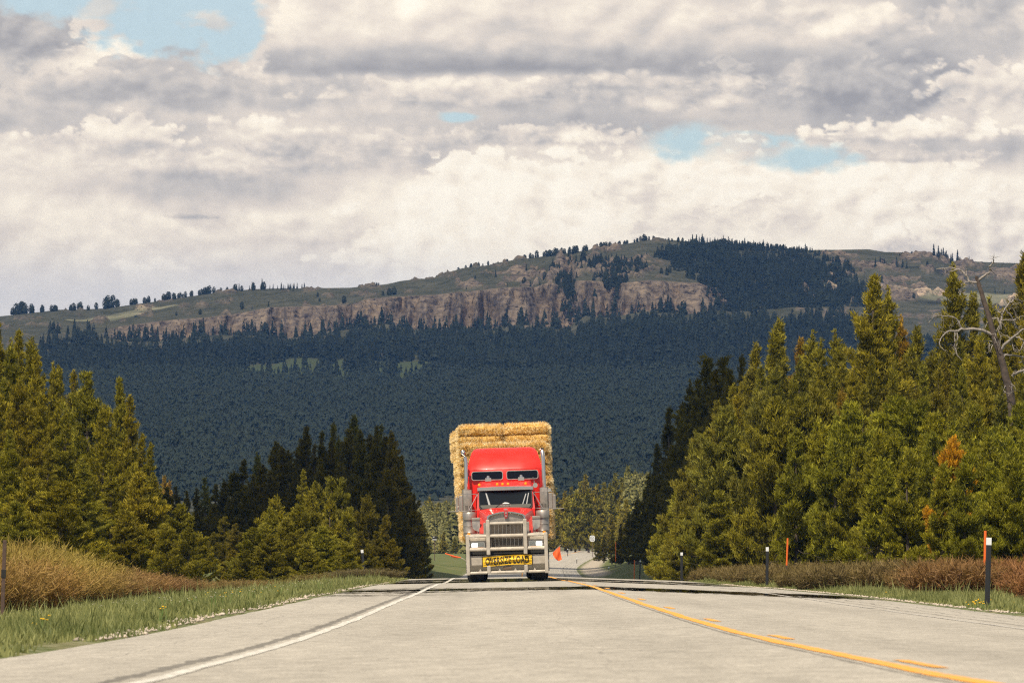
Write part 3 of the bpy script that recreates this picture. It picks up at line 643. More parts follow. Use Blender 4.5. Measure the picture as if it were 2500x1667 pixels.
def pine_proto(seed, H=10.0, R=1.9, base=0.05, ntuft=3600, tuft=0.24, shape=0.85, ragged=0.35, wid=0.05, twin=False, needles=10):
    """returns (trunk mesh, crown mesh) for a pine of height H whose lowest boughs reach R"""
    g = np.random.default_rng(seed)
    nb = int(H * 15)
    t = np.sort(g.random(nb) ** 0.9); z = (base + (1 - base) * t) * H * 0.985
    prof = (1 - t) ** shape * (0.45 + 0.55 * sstep(0.0, 0.22, t)) + 0.045
    lump = 0.75 + 0.5 * vnoise(t * 9 + seed, t * 0 + seed, 3)
    az = g.random(nb) * 2 * np.pi
    # lop-sided crown: some directions longer
    side = 1 + 0.22 * np.cos(az - g.random() * 6.28) + 0.15 * np.cos(2 * az + g.random() * 6)
    L = R * prof * lump * side * (1 - ragged + 2 * ragged * g.random(nb) ** 1.3)
    el0 = np.interp(t, [0, .4, .8, 1], [0.05, 0.38, 0.8, 1.2]) + g.normal(0, 0.14, nb)
    # trunk
    tz = np.linspace(0, H, 12); bend = np.cumsum(g.normal(0, 0.035, (12, 2)), 0) * H / 12; bend -= bend[0]
    tp = np.concatenate([bend, tz[:, None]], 1); tr = 0.016 * H * (1 - tz / H * 0.93) + 0.008
    def axis(zz): return np.stack([np.interp(zz, tz, bend[:, 0]), np.interp(zz, tz, bend[:, 1]), zz], -1)
    A = axis(z)
    hd = np.stack([np.cos(az), np.sin(az), np.zeros(nb)], -1); sd = np.stack([-np.sin(az), np.cos(az), np.zeros(nb)], -1)
    def bp(i, u):                                # point on bough i at u, tips curving up
        up = np.sin(el0[i]) * u + 0.22 * u ** 2.2 - 0.10 * np.sin(u * 3.0) * (1 - t[i])
        return A[i] + hd[i] * (L[i] * np.cos(el0[i]) * u)[:, None] + np.array([0, 0, 1.]) * (L[i] * up)[:, None]
    # wood
    paths = [tp]; rad = [tr]
    sel = np.arange(nb) if nb < 400 else np.arange(0, nb, 2)
    us = np.array([0, .35, .7, .95])
    for i in sel:
        ii = np.full(4, i); paths.append(bp(ii, us)); rad.append((0.006 + 0.010 * L[i]) * np.array([1, .75, .5, .2]))
    # a few bare dead twigs low down
    for k in range(int(5 + H)):
        zz = g.uniform(0.05, 0.35) * H; a_ = g.random() * 6.28; l_ = R * g.uniform(.5, 1.0)
        p0 = axis(np.array([zz]))[0]; q = np.array([np.cos(a_), np.sin(a_), g.uniform(-.35, .1)])
        paths.append(np.stack([p0, p0 + q * l_ * .5, p0 + q * l_ + [0, 0, .1]])); rad.append(np.array([.018, .011, .004]))
    tv, tf = tubes([paths[0]], [rad[0]], 8); bv, bf = tubes(paths[1:], rad[1:], 3)
    trunk = npmesh('trunk', np.concatenate([tv, bv]), np.concatenate([tf, bf + len(tv)]), M['bark'], smooth=True)
    # tufts of needles spread over the boughs
    wgt = L ** 1.5 + 0.02; i = g.choice(nb, ntuft, p=wgt / wgt.sum())
    cl = g.random((nb, 6)); u = np.where(g.random(ntuft) < .5, cl[i, g.integers(0, 6, ntuft)], g.random(ntuft)) ** .6 + g.normal(0, .05, ntuft); u = np.clip(u * .9 + .1, 0.1, 1.03)
    lat = (g.random(ntuft) * 2 - 1) * (0.40 * L[i] * (1.12 - u) + 0.10)
    c = bp(i, u) + sd[i] * lat[:, None] + g.normal(0, 0.055, (ntuft, 3))
    c[:, 2] += np.abs(lat) * 0.12
    dirn = nrm(hd[i] * 0.55 + sd[i] * (np.sign(lat) * 0.3)[:, None] + np.array([0, 0, 1.5]) + g.normal(0, .25, (ntuft, 3)))
    # the leader
    ld = int(10 + H); cz = np.linspace(0.9 * H, H * 1.0, ld); c[:ld] = axis(cz) + g.normal(0, .035, (ld, 3)); dirn[:ld] = nrm(np.array([0, 0, 1.]) + g.normal(0, .25, (ld, 3)))
    k = needles
    d = nrm(dirn[:, None, :] + g.normal(0, 0.40, (ntuft, k, 3)))
    ln = tuft * g.uniform(0.65, 1.2, (ntuft, k, 1)) * (0.75 + 0.5 * g.random((ntuft, 1, 1)))
    sidev = nrm(np.cross(d, g.normal(0, 1, (ntuft, k, 3)))) * wid * (0.7 + 0.6 * g.random((ntuft, k, 1)))
    b0 = c[:, None, :] + g.normal(0, 0.03, (ntuft, k, 3))
    V = np.stack([b0 - sidev * .5, b0 + sidev * .5, b0 + d * ln * 0.6 + sidev * .75, b0 + d * ln], 2)    # (n,k,4,3)
    V = V.reshape(-1, 3); nq = ntuft * k
    q = np.arange(nq)[:, None] * 4
    tris = np.concatenate([q + np.array([[0, 1, 2]]), q + np.array([[0, 2, 3]])])
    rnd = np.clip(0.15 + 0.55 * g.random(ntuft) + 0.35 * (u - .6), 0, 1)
    rnd = np.repeat(rnd[:, None], k, 1) * g.uniform(.8, 1.2, (ntuft, k))
    rnd = np.repeat(rnd.reshape(-1)[:, None], 4, 1); rnd[:, 3] *= 1.15
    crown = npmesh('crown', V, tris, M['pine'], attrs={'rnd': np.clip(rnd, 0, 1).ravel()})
    return trunk, crown, H

PR = {}
def protos(kind):
    if kind in PR: return PR[kind]
    if kind == 'big':      PR[kind] = [pine_proto(10 + k, 12, 2.0 + .2 * (k % 3), 0.05, 9000, 0.19, 0.75 + .12 * (k % 2), 0.36, 0.026, needles=9) for k in range(5)]
    elif kind == 'slim':   PR[kind] = [pine_proto(30 + k, 12, 1.4 + .1 * k, 0.05, 6400, 0.19, 0.95, 0.34, 0.026, needles=9) for k in range(4)]
    elif kind == 'young':  PR[kind] = [pine_proto(50 + k, 5, 1.3 + .1 * k, 0.03, 4200, 0.14, 0.95, 0.30, 0.022) for k in range(4)]
    elif kind == 'bushy':  PR[kind] = [pine_proto(60 + k, 5, 1.35 + .1 * k, 0.02, 4600, 0.14, 0.62, 0.25, 0.022) for k in range(3)]
    elif kind == 'sparse': PR[kind] = [pine_proto(70 + k, 12, 1.5, 0.12, 2300, 0.24, 0.5, 0.45, 0.034) for k in range(2)]
    elif kind == 'far':    PR[kind] = [pine_proto(80 + k, 14, 2.0 + .2 * k, 0.05, 1500, 0.55, 0.75, 0.34, 0.13, needles=6) for k in range(4)]
    return PR[kind]
NT = 0
pines = []
def pine(px, ytop, s, kind='big', wf=1.0, tint=(1, 1, 1), stand='', seed=None):
    """pine whose top shows at photo pixel (px,ytop) at scale s (px per metre); it stands on the ground there"""
    global NT
    X = (px - CX) / s; Y = F / s; g = gz(X, Y) - 0.05; H = (HY - ytop) / s - g
    if H < 0.8: return None
    NT += 1; rs = np.random.default_rng(NT * 7 + 1)
    pl = protos(kind); tr, cr, H0 = pl[int(rs.integers(len(pl)))]
    k = H / H0
    o = empty('pine_tree', (X, Y, g), rs.random() * 6.28)
    kw = k ** 0.75 * wf * rs.uniform(.92, 1.1)
    a = link('trunk', tr, o); b = link('crown', cr, o)
    o.scale = (kw, kw, k)
    v = rs.uniform(.82, 1.16); h = rs.uniform(-.04, .05)
    b.color = (tint[0] * v * (1 + h), tint[1] * v, tint[2] * v * (1 - h), 1)
    pines.append([o, px, ytop, s, stand, kind, tint, H])
    return o
GOLD = (1.08, 1.02, 0.9); GREY = (0.84, 0.86, 1.2); RUST = (1.3, 0.92, 0.9); OLIVE = (1, 1, 1); SHADE_TINT = (0.72, 0.66, 0.7)  # the darkest tint puts cloud shade into the needle colour

rs0 = np.random.default_rng(99)
# left near stand
for px, yt, s, kd, wf in [(-60, 770, 50, 'big', 1), (-8, 786, 53, 'big', .95), (42, 806, 51, 'big', .9), (25, 830, 55, 'slim', 1), (68, 828, 52, 'slim', 1.1), (88, 866, 54, 'slim', 1.2),
                          (129, 886, 52, 'slim', .9), (148, 894, 50, 'slim', .8), (180, 908, 53, 'slim', 1), (213, 911, 56, 'big', .95),
                          (297, 922, 53, 'big', .86), (318, 968, 54, 'slim', 1.05), (366, 1082, 55, 'slim', 1.0), (-30, 900, 62, 'big', 1), (40, 930, 60, 'big', .9),
                          (100, 960, 60, 'big', .9), (160, 1000, 62, 'slim', 1.2), (250, 990, 57, 'big', .9), (20, 1050, 66, 'big', 1), (120, 1090, 66, 'slim', 1.3),
                          (75, 1150, 70, 'bushy', 1.25), (-20, 1160, 72, 'big', 1), (270, 1130, 60, 'slim', 1.2), (200, 1120, 62, 'slim', 1.3), (335, 1160, 60, 'bushy', 1.2),
                          (378, 1170, 57, 'young', 1.0), (345, 1060, 52, 'slim', 1), (150, 1200, 72, 'bushy', 1.3), (40, 1230, 75, 'young', 1.3), (400, 1225, 54, 'young', .9),
                          (365, 1235, 60, 'young', 1.2), (300, 1250, 66, 'young', 1.2)]:
    pine(px, yt, s, kd, wf, GOLD if rs0.random() < .6 else OLIVE, 'left')
for px, yt, s, wf in [(440, 1238, 60, 1.0), (402, 1292, 62, .95), (486, 1310, 60, .85), (340, 1300, 66, 1.0), (462, 1300, 61, .9)]:
    pine(px, yt, s, 'bushy', wf, OLIVE, 'left young')
# middle dark stand left of the road
for px, yt, s, kd, wf in [(430, 1188, 33, 'slim', 1.2), (456, 1198, 34, 'slim', 1.1), (480, 1192, 34, 'slim', 1.2), (502, 1168, 31, 'sparse', 1), (522, 1182, 34, 'slim', 1.2), (546, 1170, 34, 'slim', 1.1),
                          (568, 1150, 34, 'big', 1), (589, 1122, 34, 'slim', 1.3), (627, 1104, 31, 'slim', 1), (640, 1135, 35, 'big', 1), (675, 1078, 34, 'big', 1), (690, 1092, 35, 'slim', 1.2), (706, 1100, 35, 'big', 1),
                          (730, 1090, 34, 'slim', 1.2), (748, 1042, 35, 'big', .9), (768, 1085, 34, 'slim', 1), (786, 1054, 35, 'slim', 1.1), (810, 1032, 30, 'slim', 1), (806, 1075, 35, 'big', .9), (826, 1066, 31, 'slim', 1),
                          (858, 1014, 29, 'slim', 1.3), (855, 1050, 34, 'big', 1), (882, 1052, 35, 'big', 1), (905, 1062, 35, 'big', 1), (916, 1040, 36, 'big', .8), (930, 1038, 31, 'slim', 1), (940, 1068, 36, 'big', .8),
                          (957, 1054, 37, 'big', .85), (978, 1112, 37, 'big', .85), (997, 1188, 36, 'big', .9), (962, 1105, 36, 'big', .9), (986, 1155, 37, 'slim', 1.3), (1012, 1225, 34, 'slim', 1.2), (1026, 1262, 33, 'young', 1.2), (620, 1160, 36, 'big', 1), (600, 1200, 37, 'big', 1),
                          (560, 1215, 37, 'big', 1), (520, 1230, 38, 'big', 1), (480, 1240, 38, 'big', 1), (440, 1240, 37, 'big', 1), (660, 1150, 36, 'big', 1), (780, 1120, 37, 'big', 1), (830, 1130, 37, 'big', 1), (900, 1130, 38, 'big', 1), (945, 1150, 38, 'big', 1),
                          (720, 1150, 37, 'big', 1), (548, 1262, 42, 'young', 1.2), (575, 1280, 44, 'young', 1.1), (520, 1300, 47, 'young', 1.0), (545, 1330, 52, 'young', 1.0), (570, 1345, 54, 'bushy', 1.0), (985, 1240, 38, 'big', .9), (1005, 1275, 37, 'young', 1.3), (410, 1190, 34, 'big', 1), (930, 1220, 39, 'young', 1.4), (860, 1190, 38, 'big', 1)]:
    pine(px, yt, s, kd, wf, SHADE_TINT if s > 31.5 else GREY, 'middle')
# sunlit young pines in front of it
for px, yt, s, kd, wf in [(679, 1219, 54, 'young', 1.0), (657, 1246, 55, 'young', 1), (621, 1300, 58, 'bushy', 1.1), (640, 1290, 57, 'bushy', 1.1), (762, 1208, 55, 'young', 1.15), (735, 1250, 57, 'bushy', 1.2), (808, 1219, 53, 'young', .9), (812, 1168, 49, 'young', .85),
                          (836, 1170, 49, 'young', .8), (744, 1147, 48, 'slim', .95), (775, 1180, 50, 'young', 1), (850, 1240, 53, 'young', 1), (700, 1270, 58, 'bushy', 1.2), (790, 1290, 59, 'bushy', 1.2), (845, 1330, 60, 'bushy', 1.1), (600, 1350, 60, 'bushy', 1.1),
                          (880, 1300, 56, 'young', 1.1), (902, 1216, 50, 'young', 1.0), (920, 1300, 53, 'young', 1.1), (958, 1318, 53, 'young', 1.0), (660, 1310, 60, 'bushy', 1.2), (750, 1330, 61, 'bushy', 1.2), (940, 1260, 47, 'young', 1)]:
    pine(px, yt, s, kd, wf, OLIVE if px < 870 else SHADE_TINT, 'front')
# edge of the right stand, its shade put into a darker needle tint
for px, yt, s, kd, wf in [(1634, 995, 36, 'slim', 1.1), (1612, 1085, 36, 'slim', 1.2), (1600, 1120, 34, 'slim', 1.1), (1588, 1150, 34, 'slim', 1.2), (1572, 1195, 32, 'slim', 1.1), (1556, 1215, 30, 'slim', 1.2), (1535, 1250, 28, 'slim', 1.1), (1515, 1278, 27, 'slim', 1.2),
                          (1494, 1290, 25, 'slim', 1.1), (1474, 1306, 24, 'slim', 1.1), (1460, 1318, 22, 'young', 1.1), (1658, 985, 37, 'slim', 1.2), (1684, 930, 38, 'slim', 1.2), (1706, 925, 38, 'slim', 1.1), (1733, 880, 39, 'sparse', 1.2), (1750, 905, 40, 'slim', 1.2),
                          (1774, 876, 40, 'sparse', 1.2), (1790, 905, 41, 'slim', 1.2), (1811, 870, 40, 'slim', 1), (1640, 1090, 38, 'big', 1), (1670, 1050, 39, 'big', 1), (1600, 1200, 37, 'big', .9), (1570, 1255, 35, 'big', .8), (1620, 1240, 39, 'young', 1.4),
                          (1595, 1275, 40, 'young', 1.3), (1545, 1310, 34, 'young', 1.2), (1640, 1180, 40, 'big', .9), (1705, 1010, 41, 'big', 1), (1590, 1330, 43, 'young', 1.1), (1510, 1330, 29, 'young', 1.2)]:
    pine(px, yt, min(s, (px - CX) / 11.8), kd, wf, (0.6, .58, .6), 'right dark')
# right sunlit stand: skyline trees
for px, yt, s, kd, wf, tn in [(1845, 840, 45, 'slim', 1.1, OLIVE), (1881, 802, 46, 'slim', 1.3, OLIVE), (1911, 780, 45, 'slim', 1.2, OLIVE), (1946, 828, 45, 'slim', 1.1, RUST), (1986, 810, 46, 'slim', 1.2, OLIVE), (2006, 829, 47, 'slim', 1, OLIVE),
                              (2038, 808, 46, 'slim', 1.1, OLIVE), (2062, 850, 47, 'big', .9, OLIVE), (2132, 671, 50, 'big', 1.05, GOLD), (2168, 703, 48, 'slim', 1, GOLD), (2112, 790, 50, 'big', .9, GOLD), (2200, 773, 46, 'slim', 1, RUST), (2246, 800, 47, 'slim', 1.2, OLIVE), (2225, 850, 48, 'big', .9, OLIVE), (2280, 860, 48, 'big', 1, OLIVE),
                              (2327, 647, 46, 'slim', 1.2, OLIVE), (2364, 718, 46, 'slim', 1.2, OLIVE), (2416, 726, 47, 'slim', 1.1, OLIVE), (2498, 622, 47, 'slim', 1.2, GOLD), (2455, 760, 48, 'big', 1, GOLD), (2540, 680, 48, 'big', 1, GOLD), (2340, 830, 50, 'big', 1, OLIVE), (2400, 830, 52, 'big', .95, GOLD),
                              (1762, 980, 46, 'slim', 1.3, OLIVE), (1790, 940, 46, 'slim', 1.3, OLIVE), (1820, 900, 46, 'slim', 1.3, OLIVE), (1700, 1090, 46, 'slim', 1.3, OLIVE), (1725, 1045, 46, 'slim', 1.3, OLIVE), (1850, 920, 48, 'big', 1, GREY)]:
    pine(px, yt, s, kd, wf, tn, 'right crest')
ENV_x = [1600, 1640, 1700, 1760, 1845, 1911, 2040, 2130, 2250, 2500, 2600]; ENV_y = [1290, 1150, 1040, 960, 870, 830, 840, 800, 830, 800, 780]
for s, fr, x0, st in [(50, .90, 1700, 50), (54, .81, 1770, 51), (58.5, .72, 1850, 52), (63, .62, 1945, 50), (68, .52, 2040, 50), (74, .46, 2150, 54), (82, .44, 2300, 66)]:
    px = x0
    while px < 2580:
        env = np.interp(px, ENV_x, ENV_y); yt = HY - (HY - env) * (fr + rs0.uniform(-.05, .06))
        tn = RUST if rs0.random() < .03 else (GREY if rs0.random() < .25 else (GOLD if rs0.random() < .5 else OLIVE))
        H = (HY - yt) / s + 1
        if px > 1900 and s > 60: tn = (1.0, 1.06, .8)
        pine(px, yt, s * rs0.uniform(.97, 1.03), 'young' if H < 6.3 else ('bushy' if H < 7.5 else 'slim'), 1.0, tn, 'right bank')
        px += st * rs0.uniform(.75, 1.25)
for px, yt, s in [(1632, 1260, 47), (1650, 1215, 47), (1668, 1180, 48), (1690, 1165, 49), (1645, 1290, 50), (1675, 1240, 52), (1715, 1230, 55), (1760, 1200, 58)]:
    pine(px, yt, s, 'young', 1.25, OLIVE, 'right bank')
pine(2318, 1098, 80, 'bushy', .8, (1.9, 1.15, .7), 'rust young')
# far sunlit stand beyond the dip
frs = np.random.default_rng(5)
FX = [1030, 1050, 1110, 1350, 1378, 1408, 1424, 1439, 1465, 1495, 1516, 1532, 1560, 1600]; FY = [1238, 1226, 1222, 1190, 1180, 1176, 1170, 1172, 1163, 1166, 1152, 1150, 1152, 1160]
for s, dy, st in [(12.2, 0, 19), (13.3, 34, 27), (14.6, 76, 34)]:
    px = 1022
    while px < 1590:
        if not (1120 < px < 1345 and s > 12.5):
            yt = np.interp(px, FX, FY) + dy + frs.uniform(-10, 22)
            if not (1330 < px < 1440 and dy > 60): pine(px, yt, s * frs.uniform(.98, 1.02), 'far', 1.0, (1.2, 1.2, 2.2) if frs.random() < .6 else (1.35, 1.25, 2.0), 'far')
        px += st * frs.uniform(.7, 1.3)
for px, yt in [(400, 1165), (385, 1180), (415, 1178)]:
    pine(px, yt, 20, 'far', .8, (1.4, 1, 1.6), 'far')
print('pines', NT)

# ------------------------------------------------------------------ labels for the pines
TONE = {GOLD: 'golden green', GREY: 'greyish green', RUST: 'rust tinged', OLIVE: 'olive green', SHADE_TINT: 'shade-darkened green'}
WHERE = {'left': ('in the tall stand at the left edge', 'tall pines at the left edge'), 'left young': ('among low young pines beside the left willows', 'young pines beside the left willows'),
         'middle': ('in the shaded stand left of truck', 'shaded pines left of the truck'), 'front': ('before the shaded left stand', 'young pines before the shaded stand'),
         'right dark': ('in the shaded edge right of the truck', 'shaded pines right of the truck'), 'right crest': ('on the skyline of the right stand', 'skyline pines of the right stand'),
         'right bank': ('in the sunlit right bank', 'pines filling the right bank'), 'far': ('in the far sunlit wood beyond the dip', 'far sunlit pines beyond the dip'), 'rust young': ('', 'rust coloured young pines')}
ORD = ['first', 'second', 'third', 'fourth', 'fifth', 'sixth', 'seventh', 'eighth', 'ninth', 'tenth', 'eleventh', 'twelfth', 'thirteenth', 'fourteenth', 'fifteenth', 'sixteenth', 'seventeenth', 'eighteenth', 'nineteenth', 'twentieth']
TENS = {20: 'twenty', 30: 'thirty', 40: 'forty', 50: 'fifty', 60: 'sixty', 70: 'seventy', 80: 'eighty', 90: 'ninety'}
def ordinal(k):
    k += 1
    if k <= 20: return ORD[k - 1]
    if k < 100:
        t_, u_ = k // 10 * 10, k % 10
        return (TENS[t_][:-1] + 'ieth') if u_ == 0 else TENS[t_] + '-' + ORD[u_ - 1]
    return 'hundredth' if k == 100 else 'hundred and ' + ordinal(k - 101)
for st in WHERE:
    rows = sorted([p for p in pines if p[4] == st], key=lambda p: p[1])
    for k, p in enumerate(rows):
        o, px, yt, s, _, kd, tint, H = p
        if st == 'rust young': lab = 'young pine with rust orange needles standing low in the right bank'
        else:
            size = 'tall' if H > 10 else ('mid-height' if H > 6 else 'low')
            tone = TONE.get(tint, 'rusty' if tint[0] > 1.85 else 'green')
            lab = f'{size} {tone} pine, {ordinal(k).replace("hundred and ", "hundred-and-")} from left {WHERE[st][0]}'
        tag(o, lab, 'pine tree', WHERE[st][1])

# ------------------------------------------------------------------ dead pine on the right
def wood_tree():
    s = 55.0; X0, Y0 = (2462 - CX) / s, F / s
    def pt(zx, zy, dy=0.0): return np.array([(2200 + zx * 0.2551 - CX) / s - X0, dy, (HY - (600 + zy * 0.2551)) / s])
    g = gz(X0, Y0); o = empty('dead_pine', (X0, Y0, g))
    tag(o, 'bare dead pine with twisted silvery limbs above the right stand', 'dead tree')
    def path(pts, r0, r1, dys=None, n=6, seed=0):
        P_ = [pt(a, b) for a, b in pts]
        P_ = np.array(P_); 
        dd = np.linspace(0, dys or 0, len(P_)); P_[:, 1] += dd; P_[:, 2] -= g
        t = np.linspace(0, 1, len(P_)); tt = np.linspace(0, 1, (len(P_) - 1) * 3 + 1)
        Q = np.stack([np.interp(tt, t, P_[:, k]) for k in range(3)], 1)
        Q[1:-1] = (Q[:-2] + Q[1:-1] * 2 + Q[2:]) / 4
        gg = np.random.default_rng(seed + len(pts)); Q[1:-1] += gg.normal(0, 0.014, (len(Q) - 2, 3))
        return Q, np.linspace(r0, r1, len(Q))
    T = [path([(1090, 2900), (1075, 1900), (1060, 1430), (1000, 1250), (955, 1050), (900, 900), (850, 700), (790, 500), (735, 330), (728, 290)], .22, .075)]
    v, f = tubes([a for a, b in T], [b for a, b in T], 8); tr = link('trunk', npmesh('trunk', v, f, M['deadtrunk'], smooth=True), o)
    Bs = [([(735, 350), (650, 345), (640, 300), (600, 250), (560, 225), (500, 205), (420, 210), (345, 220)], .06, .012, .3), ([(560, 228), (500, 235), (430, 250)], .03, .01, .4), ([(650, 345), (610, 355), (575, 378)], .03, .008, -.2), ([(632, 290), (628, 250), (632, 215)], .02, .006, .1),
          ([(745, 330), (790, 290), (850, 255), (855, 230), (845, 200), (870, 175), (885, 155), (880, 130), (890, 100)], .06, .014, -.3),
          ([(865, 850), (800, 815), (720, 800), (620, 795), (560, 805), (530, 820), (470, 815), (420, 835), (380, 880), (355, 930), (360, 970), (415, 1015)], .085, .010, -.9), ([(580, 790), (560, 730), (520, 690), (440, 675), (370, 670), (310, 680), (275, 720), (258, 755)], .035, .008, -.5),
          ([(535, 820), (545, 880), (530, 960), (515, 960)], .03, .008, -.3), ([(515, 825), (510, 900), (515, 980), (530, 1050), (575, 1100)], .035, .007, -.5), ([(500, 690), (492, 730), (512, 775)], .02, .006, .2), ([(405, 665), (408, 700), (412, 780)], .015, .005, .1), ([(370, 665), (350, 645), (310, 675)], .014, .005, .1), ([(325, 685), (325, 710)], .01, .004, .1),
          ([(850, 700), (900, 695), (940, 690), (935, 760), (905, 850), (895, 900), (930, 960)], .035, .012, -.4), ([(840, 705), (820, 760), (808, 785)], .02, .006, -.3), ([(930, 790), (950, 850), (945, 960)], .022, .007, -.2),
          ([(955, 800), (965, 680), (985, 620), (1040, 560), (1055, 500), (1030, 465)], .06, .01, .4), ([(1050, 545), (1090, 500), (1130, 512), (1176, 525)], .035, .01, .6), ([(985, 610), (940, 640), (925, 590)], .02, .006, .3), ([(1000, 610), (1040, 655), (1070, 690), (1110, 760), (1130, 800), (1176, 800)], .04, .012, .5),
          ([(960, 715), (1010, 712), (1080, 715), (1130, 680), (1200, 665)], .03, .008, .2), ([(1060, 575), (1075, 610), (1100, 650), (1140, 680)], .022, .007, .4), ([(1062, 565), (1100, 555), (1150, 545)], .02, .006, .4), ([(965, 730), (985, 760), (995, 780)], .02, .005, .1),
          ([(960, 990), (1000, 940), (1060, 890), (1110, 850), (1135, 820), (1190, 790)], .085, .03, -.6), ([(1090, 870), (1150, 890), (1175, 920), (1150, 980), (1125, 1005)], .035, .008, -.5), ([(1030, 870), (1060, 920), (1080, 1000), (1110, 1020), (1170, 980)], .025, .006, -.5), ([(950, 860), (1000, 860), (1040, 880)], .02, .008, -.3),
          ([(965, 1060), (1010, 1045), (1080, 1045), (1150, 1055), (1230, 1060)], .065, .03, .4), ([(1150, 1055), (1165, 1100), (1180, 1130)], .03, .01, .3), ([(1070, 1245), (1110, 1215), (1176, 1190), (1240, 1170)], .08, .04, -.5), ([(1090, 1240), (1060, 1235), (1080, 1220)], .03, .008, -.4),
          ([(850, 930), (845, 970), (830, 1000)], .02, .006, -.3), ([(880, 950), (860, 990), (825, 1030)], .02, .006, -.3), ([(885, 915), (840, 910), (790, 908)], .02, .008, .2), ([(770, 510), (740, 515)], .02, .008, -.1),
          ([(1000, 1470), (960, 1465)], .03, .01, -.4), ([(1045, 1290), (1000, 1340), (975, 1385), (1010, 1415), (1050, 1400)], .025, .006, -.5), ([(1050, 1300), (1060, 1350), (1050, 1410)], .02, .006, -.5), ([(1040, 1310), (1090, 1350), (1085, 1380)], .02, .006, -.5)]
    for k, (pts, r0, r1, dy) in enumerate(Bs):
        q, r = path(pts, r0, r1, dy, seed=k); gg = np.random.default_rng(900 + k); tp, tr_ = [q], [r]
        for _ in range(int(len(q) * .9)):            # fine broken twigs
            j = int(gg.integers(2, len(q))); dd = nrm(gg.normal(0, 1, 3) + [0, 0, .15]); l_ = gg.uniform(.10, .38)
            e1 = q[j] + dd * l_ * .55; e2 = e1 + nrm(dd + gg.normal(0, .5, 3)) * l_ * .5; tp.append(np.stack([q[j], e1, e2])); tr_.append(np.array([min(r[j] * .6, .014), .009, .003]))
        v1, f1 = tubes(tp[:1], tr_[:1], 6); v2, f2 = tubes(tp[1:], tr_[1:], 3); v = np.concatenate([v1, v2]); f = np.concatenate([f1, f2 + len(v1)])
        link('limb', npmesh('limb', v, f, M['deadwood'], smooth=True), o)
wood_tree()

# ------------------------------------------------------------------ shrubs
def shrub_proto(seed, n=1500, h=1.5, r=0.9, leafy=0.5, lean=0.25):
    g = np.random.default_rng(seed)
    a = g.random(n) * 6.28; rr = np.sqrt(g.random(n)) * r * .75
    b = np.stack([np.cos(a) * rr, np.sin(a) * rr, np.zeros(n) - .05], -1)
    hh = h * (0.55 + 0.5 * g.random(n)) * np.sqrt(np.clip(1.08 - (rr / r) ** 2, .1, 1))
    ln = np.stack([np.cos(a), np.sin(a)], -1) * (rr / r)[:, None] * .55 + g.normal(0, lean * .5, (n, 2)) + np.array([lean * .35, 0])
    tip = b + np.concatenate([ln * hh[:, None], hh[:, None]], 1); mid = (b + tip) / 2 - np.concatenate([ln * hh[:, None] * .16, np.zeros((n, 1))], 1)
    sd = nrm(np.cross(tip - b, g.normal(0, 1, (n, 3))))
    wd = (0.008 + 0.006 * g.random(n))[:, None]
    V = np.stack([b - sd * wd, b + sd * wd, mid + sd * wd * .8, mid - sd * wd * .8, tip], 1)
    q = np.arange(n)[:, None] * 5
    tris = np.concatenate([q + [[0, 1, 2]], q + [[0, 2, 3]], q + [[3, 2, 4]]])
    base = g.random(n) * .25
    rnd = np.stack([base, base, base + .45, base + .45, base + .75], 1)
    # side twigs and buds
    m = int(n * 3 * leafy); i = g.integers(0, n, m); t = g.uniform(.35, 1, m)[:, None]
    c = np.where(t < .5, b[i] + (mid[i] - b[i]) * t * 2, mid[i] + (tip[i] - mid[i]) * (t * 2 - 1))
    d = nrm(nrm(tip[i] - b[i]) + g.normal(0, .75, (m, 3))); s2 = nrm(np.cross(d, g.normal(0, 1, (m, 3))))
    l2 = g.uniform(.10, .26, (m, 1)); w2 = g.uniform(.006, .014, (m, 1))
    V2 = np.stack([c - s2 * w2, c + s2 * w2, c + d * l2], 1); q2 = np.arange(m)[:, None] * 3 + n * 5
    r2 = np.clip(np.stack([base[i] + t[:, 0] * .5] * 2 + [base[i] + t[:, 0] * .8], 1), 0, 1)
    return npmesh('shrub', np.concatenate([V.reshape(-1, 3), V2.reshape(-1, 3)]), np.concatenate([tris, q2 + np.array([[0, 1, 2]])]), M['willow'],
                  attrs={'rnd': np.clip(np.concatenate([rnd.ravel(), r2.ravel()]), 0, 1)})
WL = [shrub_proto(300 + k, 1300, 1.4, 1.2, 2.6, .45) for k in range(3)]
BR = [shrub_proto(320 + k, 1200, 0.8, 1.0, 2.4, .3) for k in range(4)]
wi = []; srs = np.random.default_rng(8)
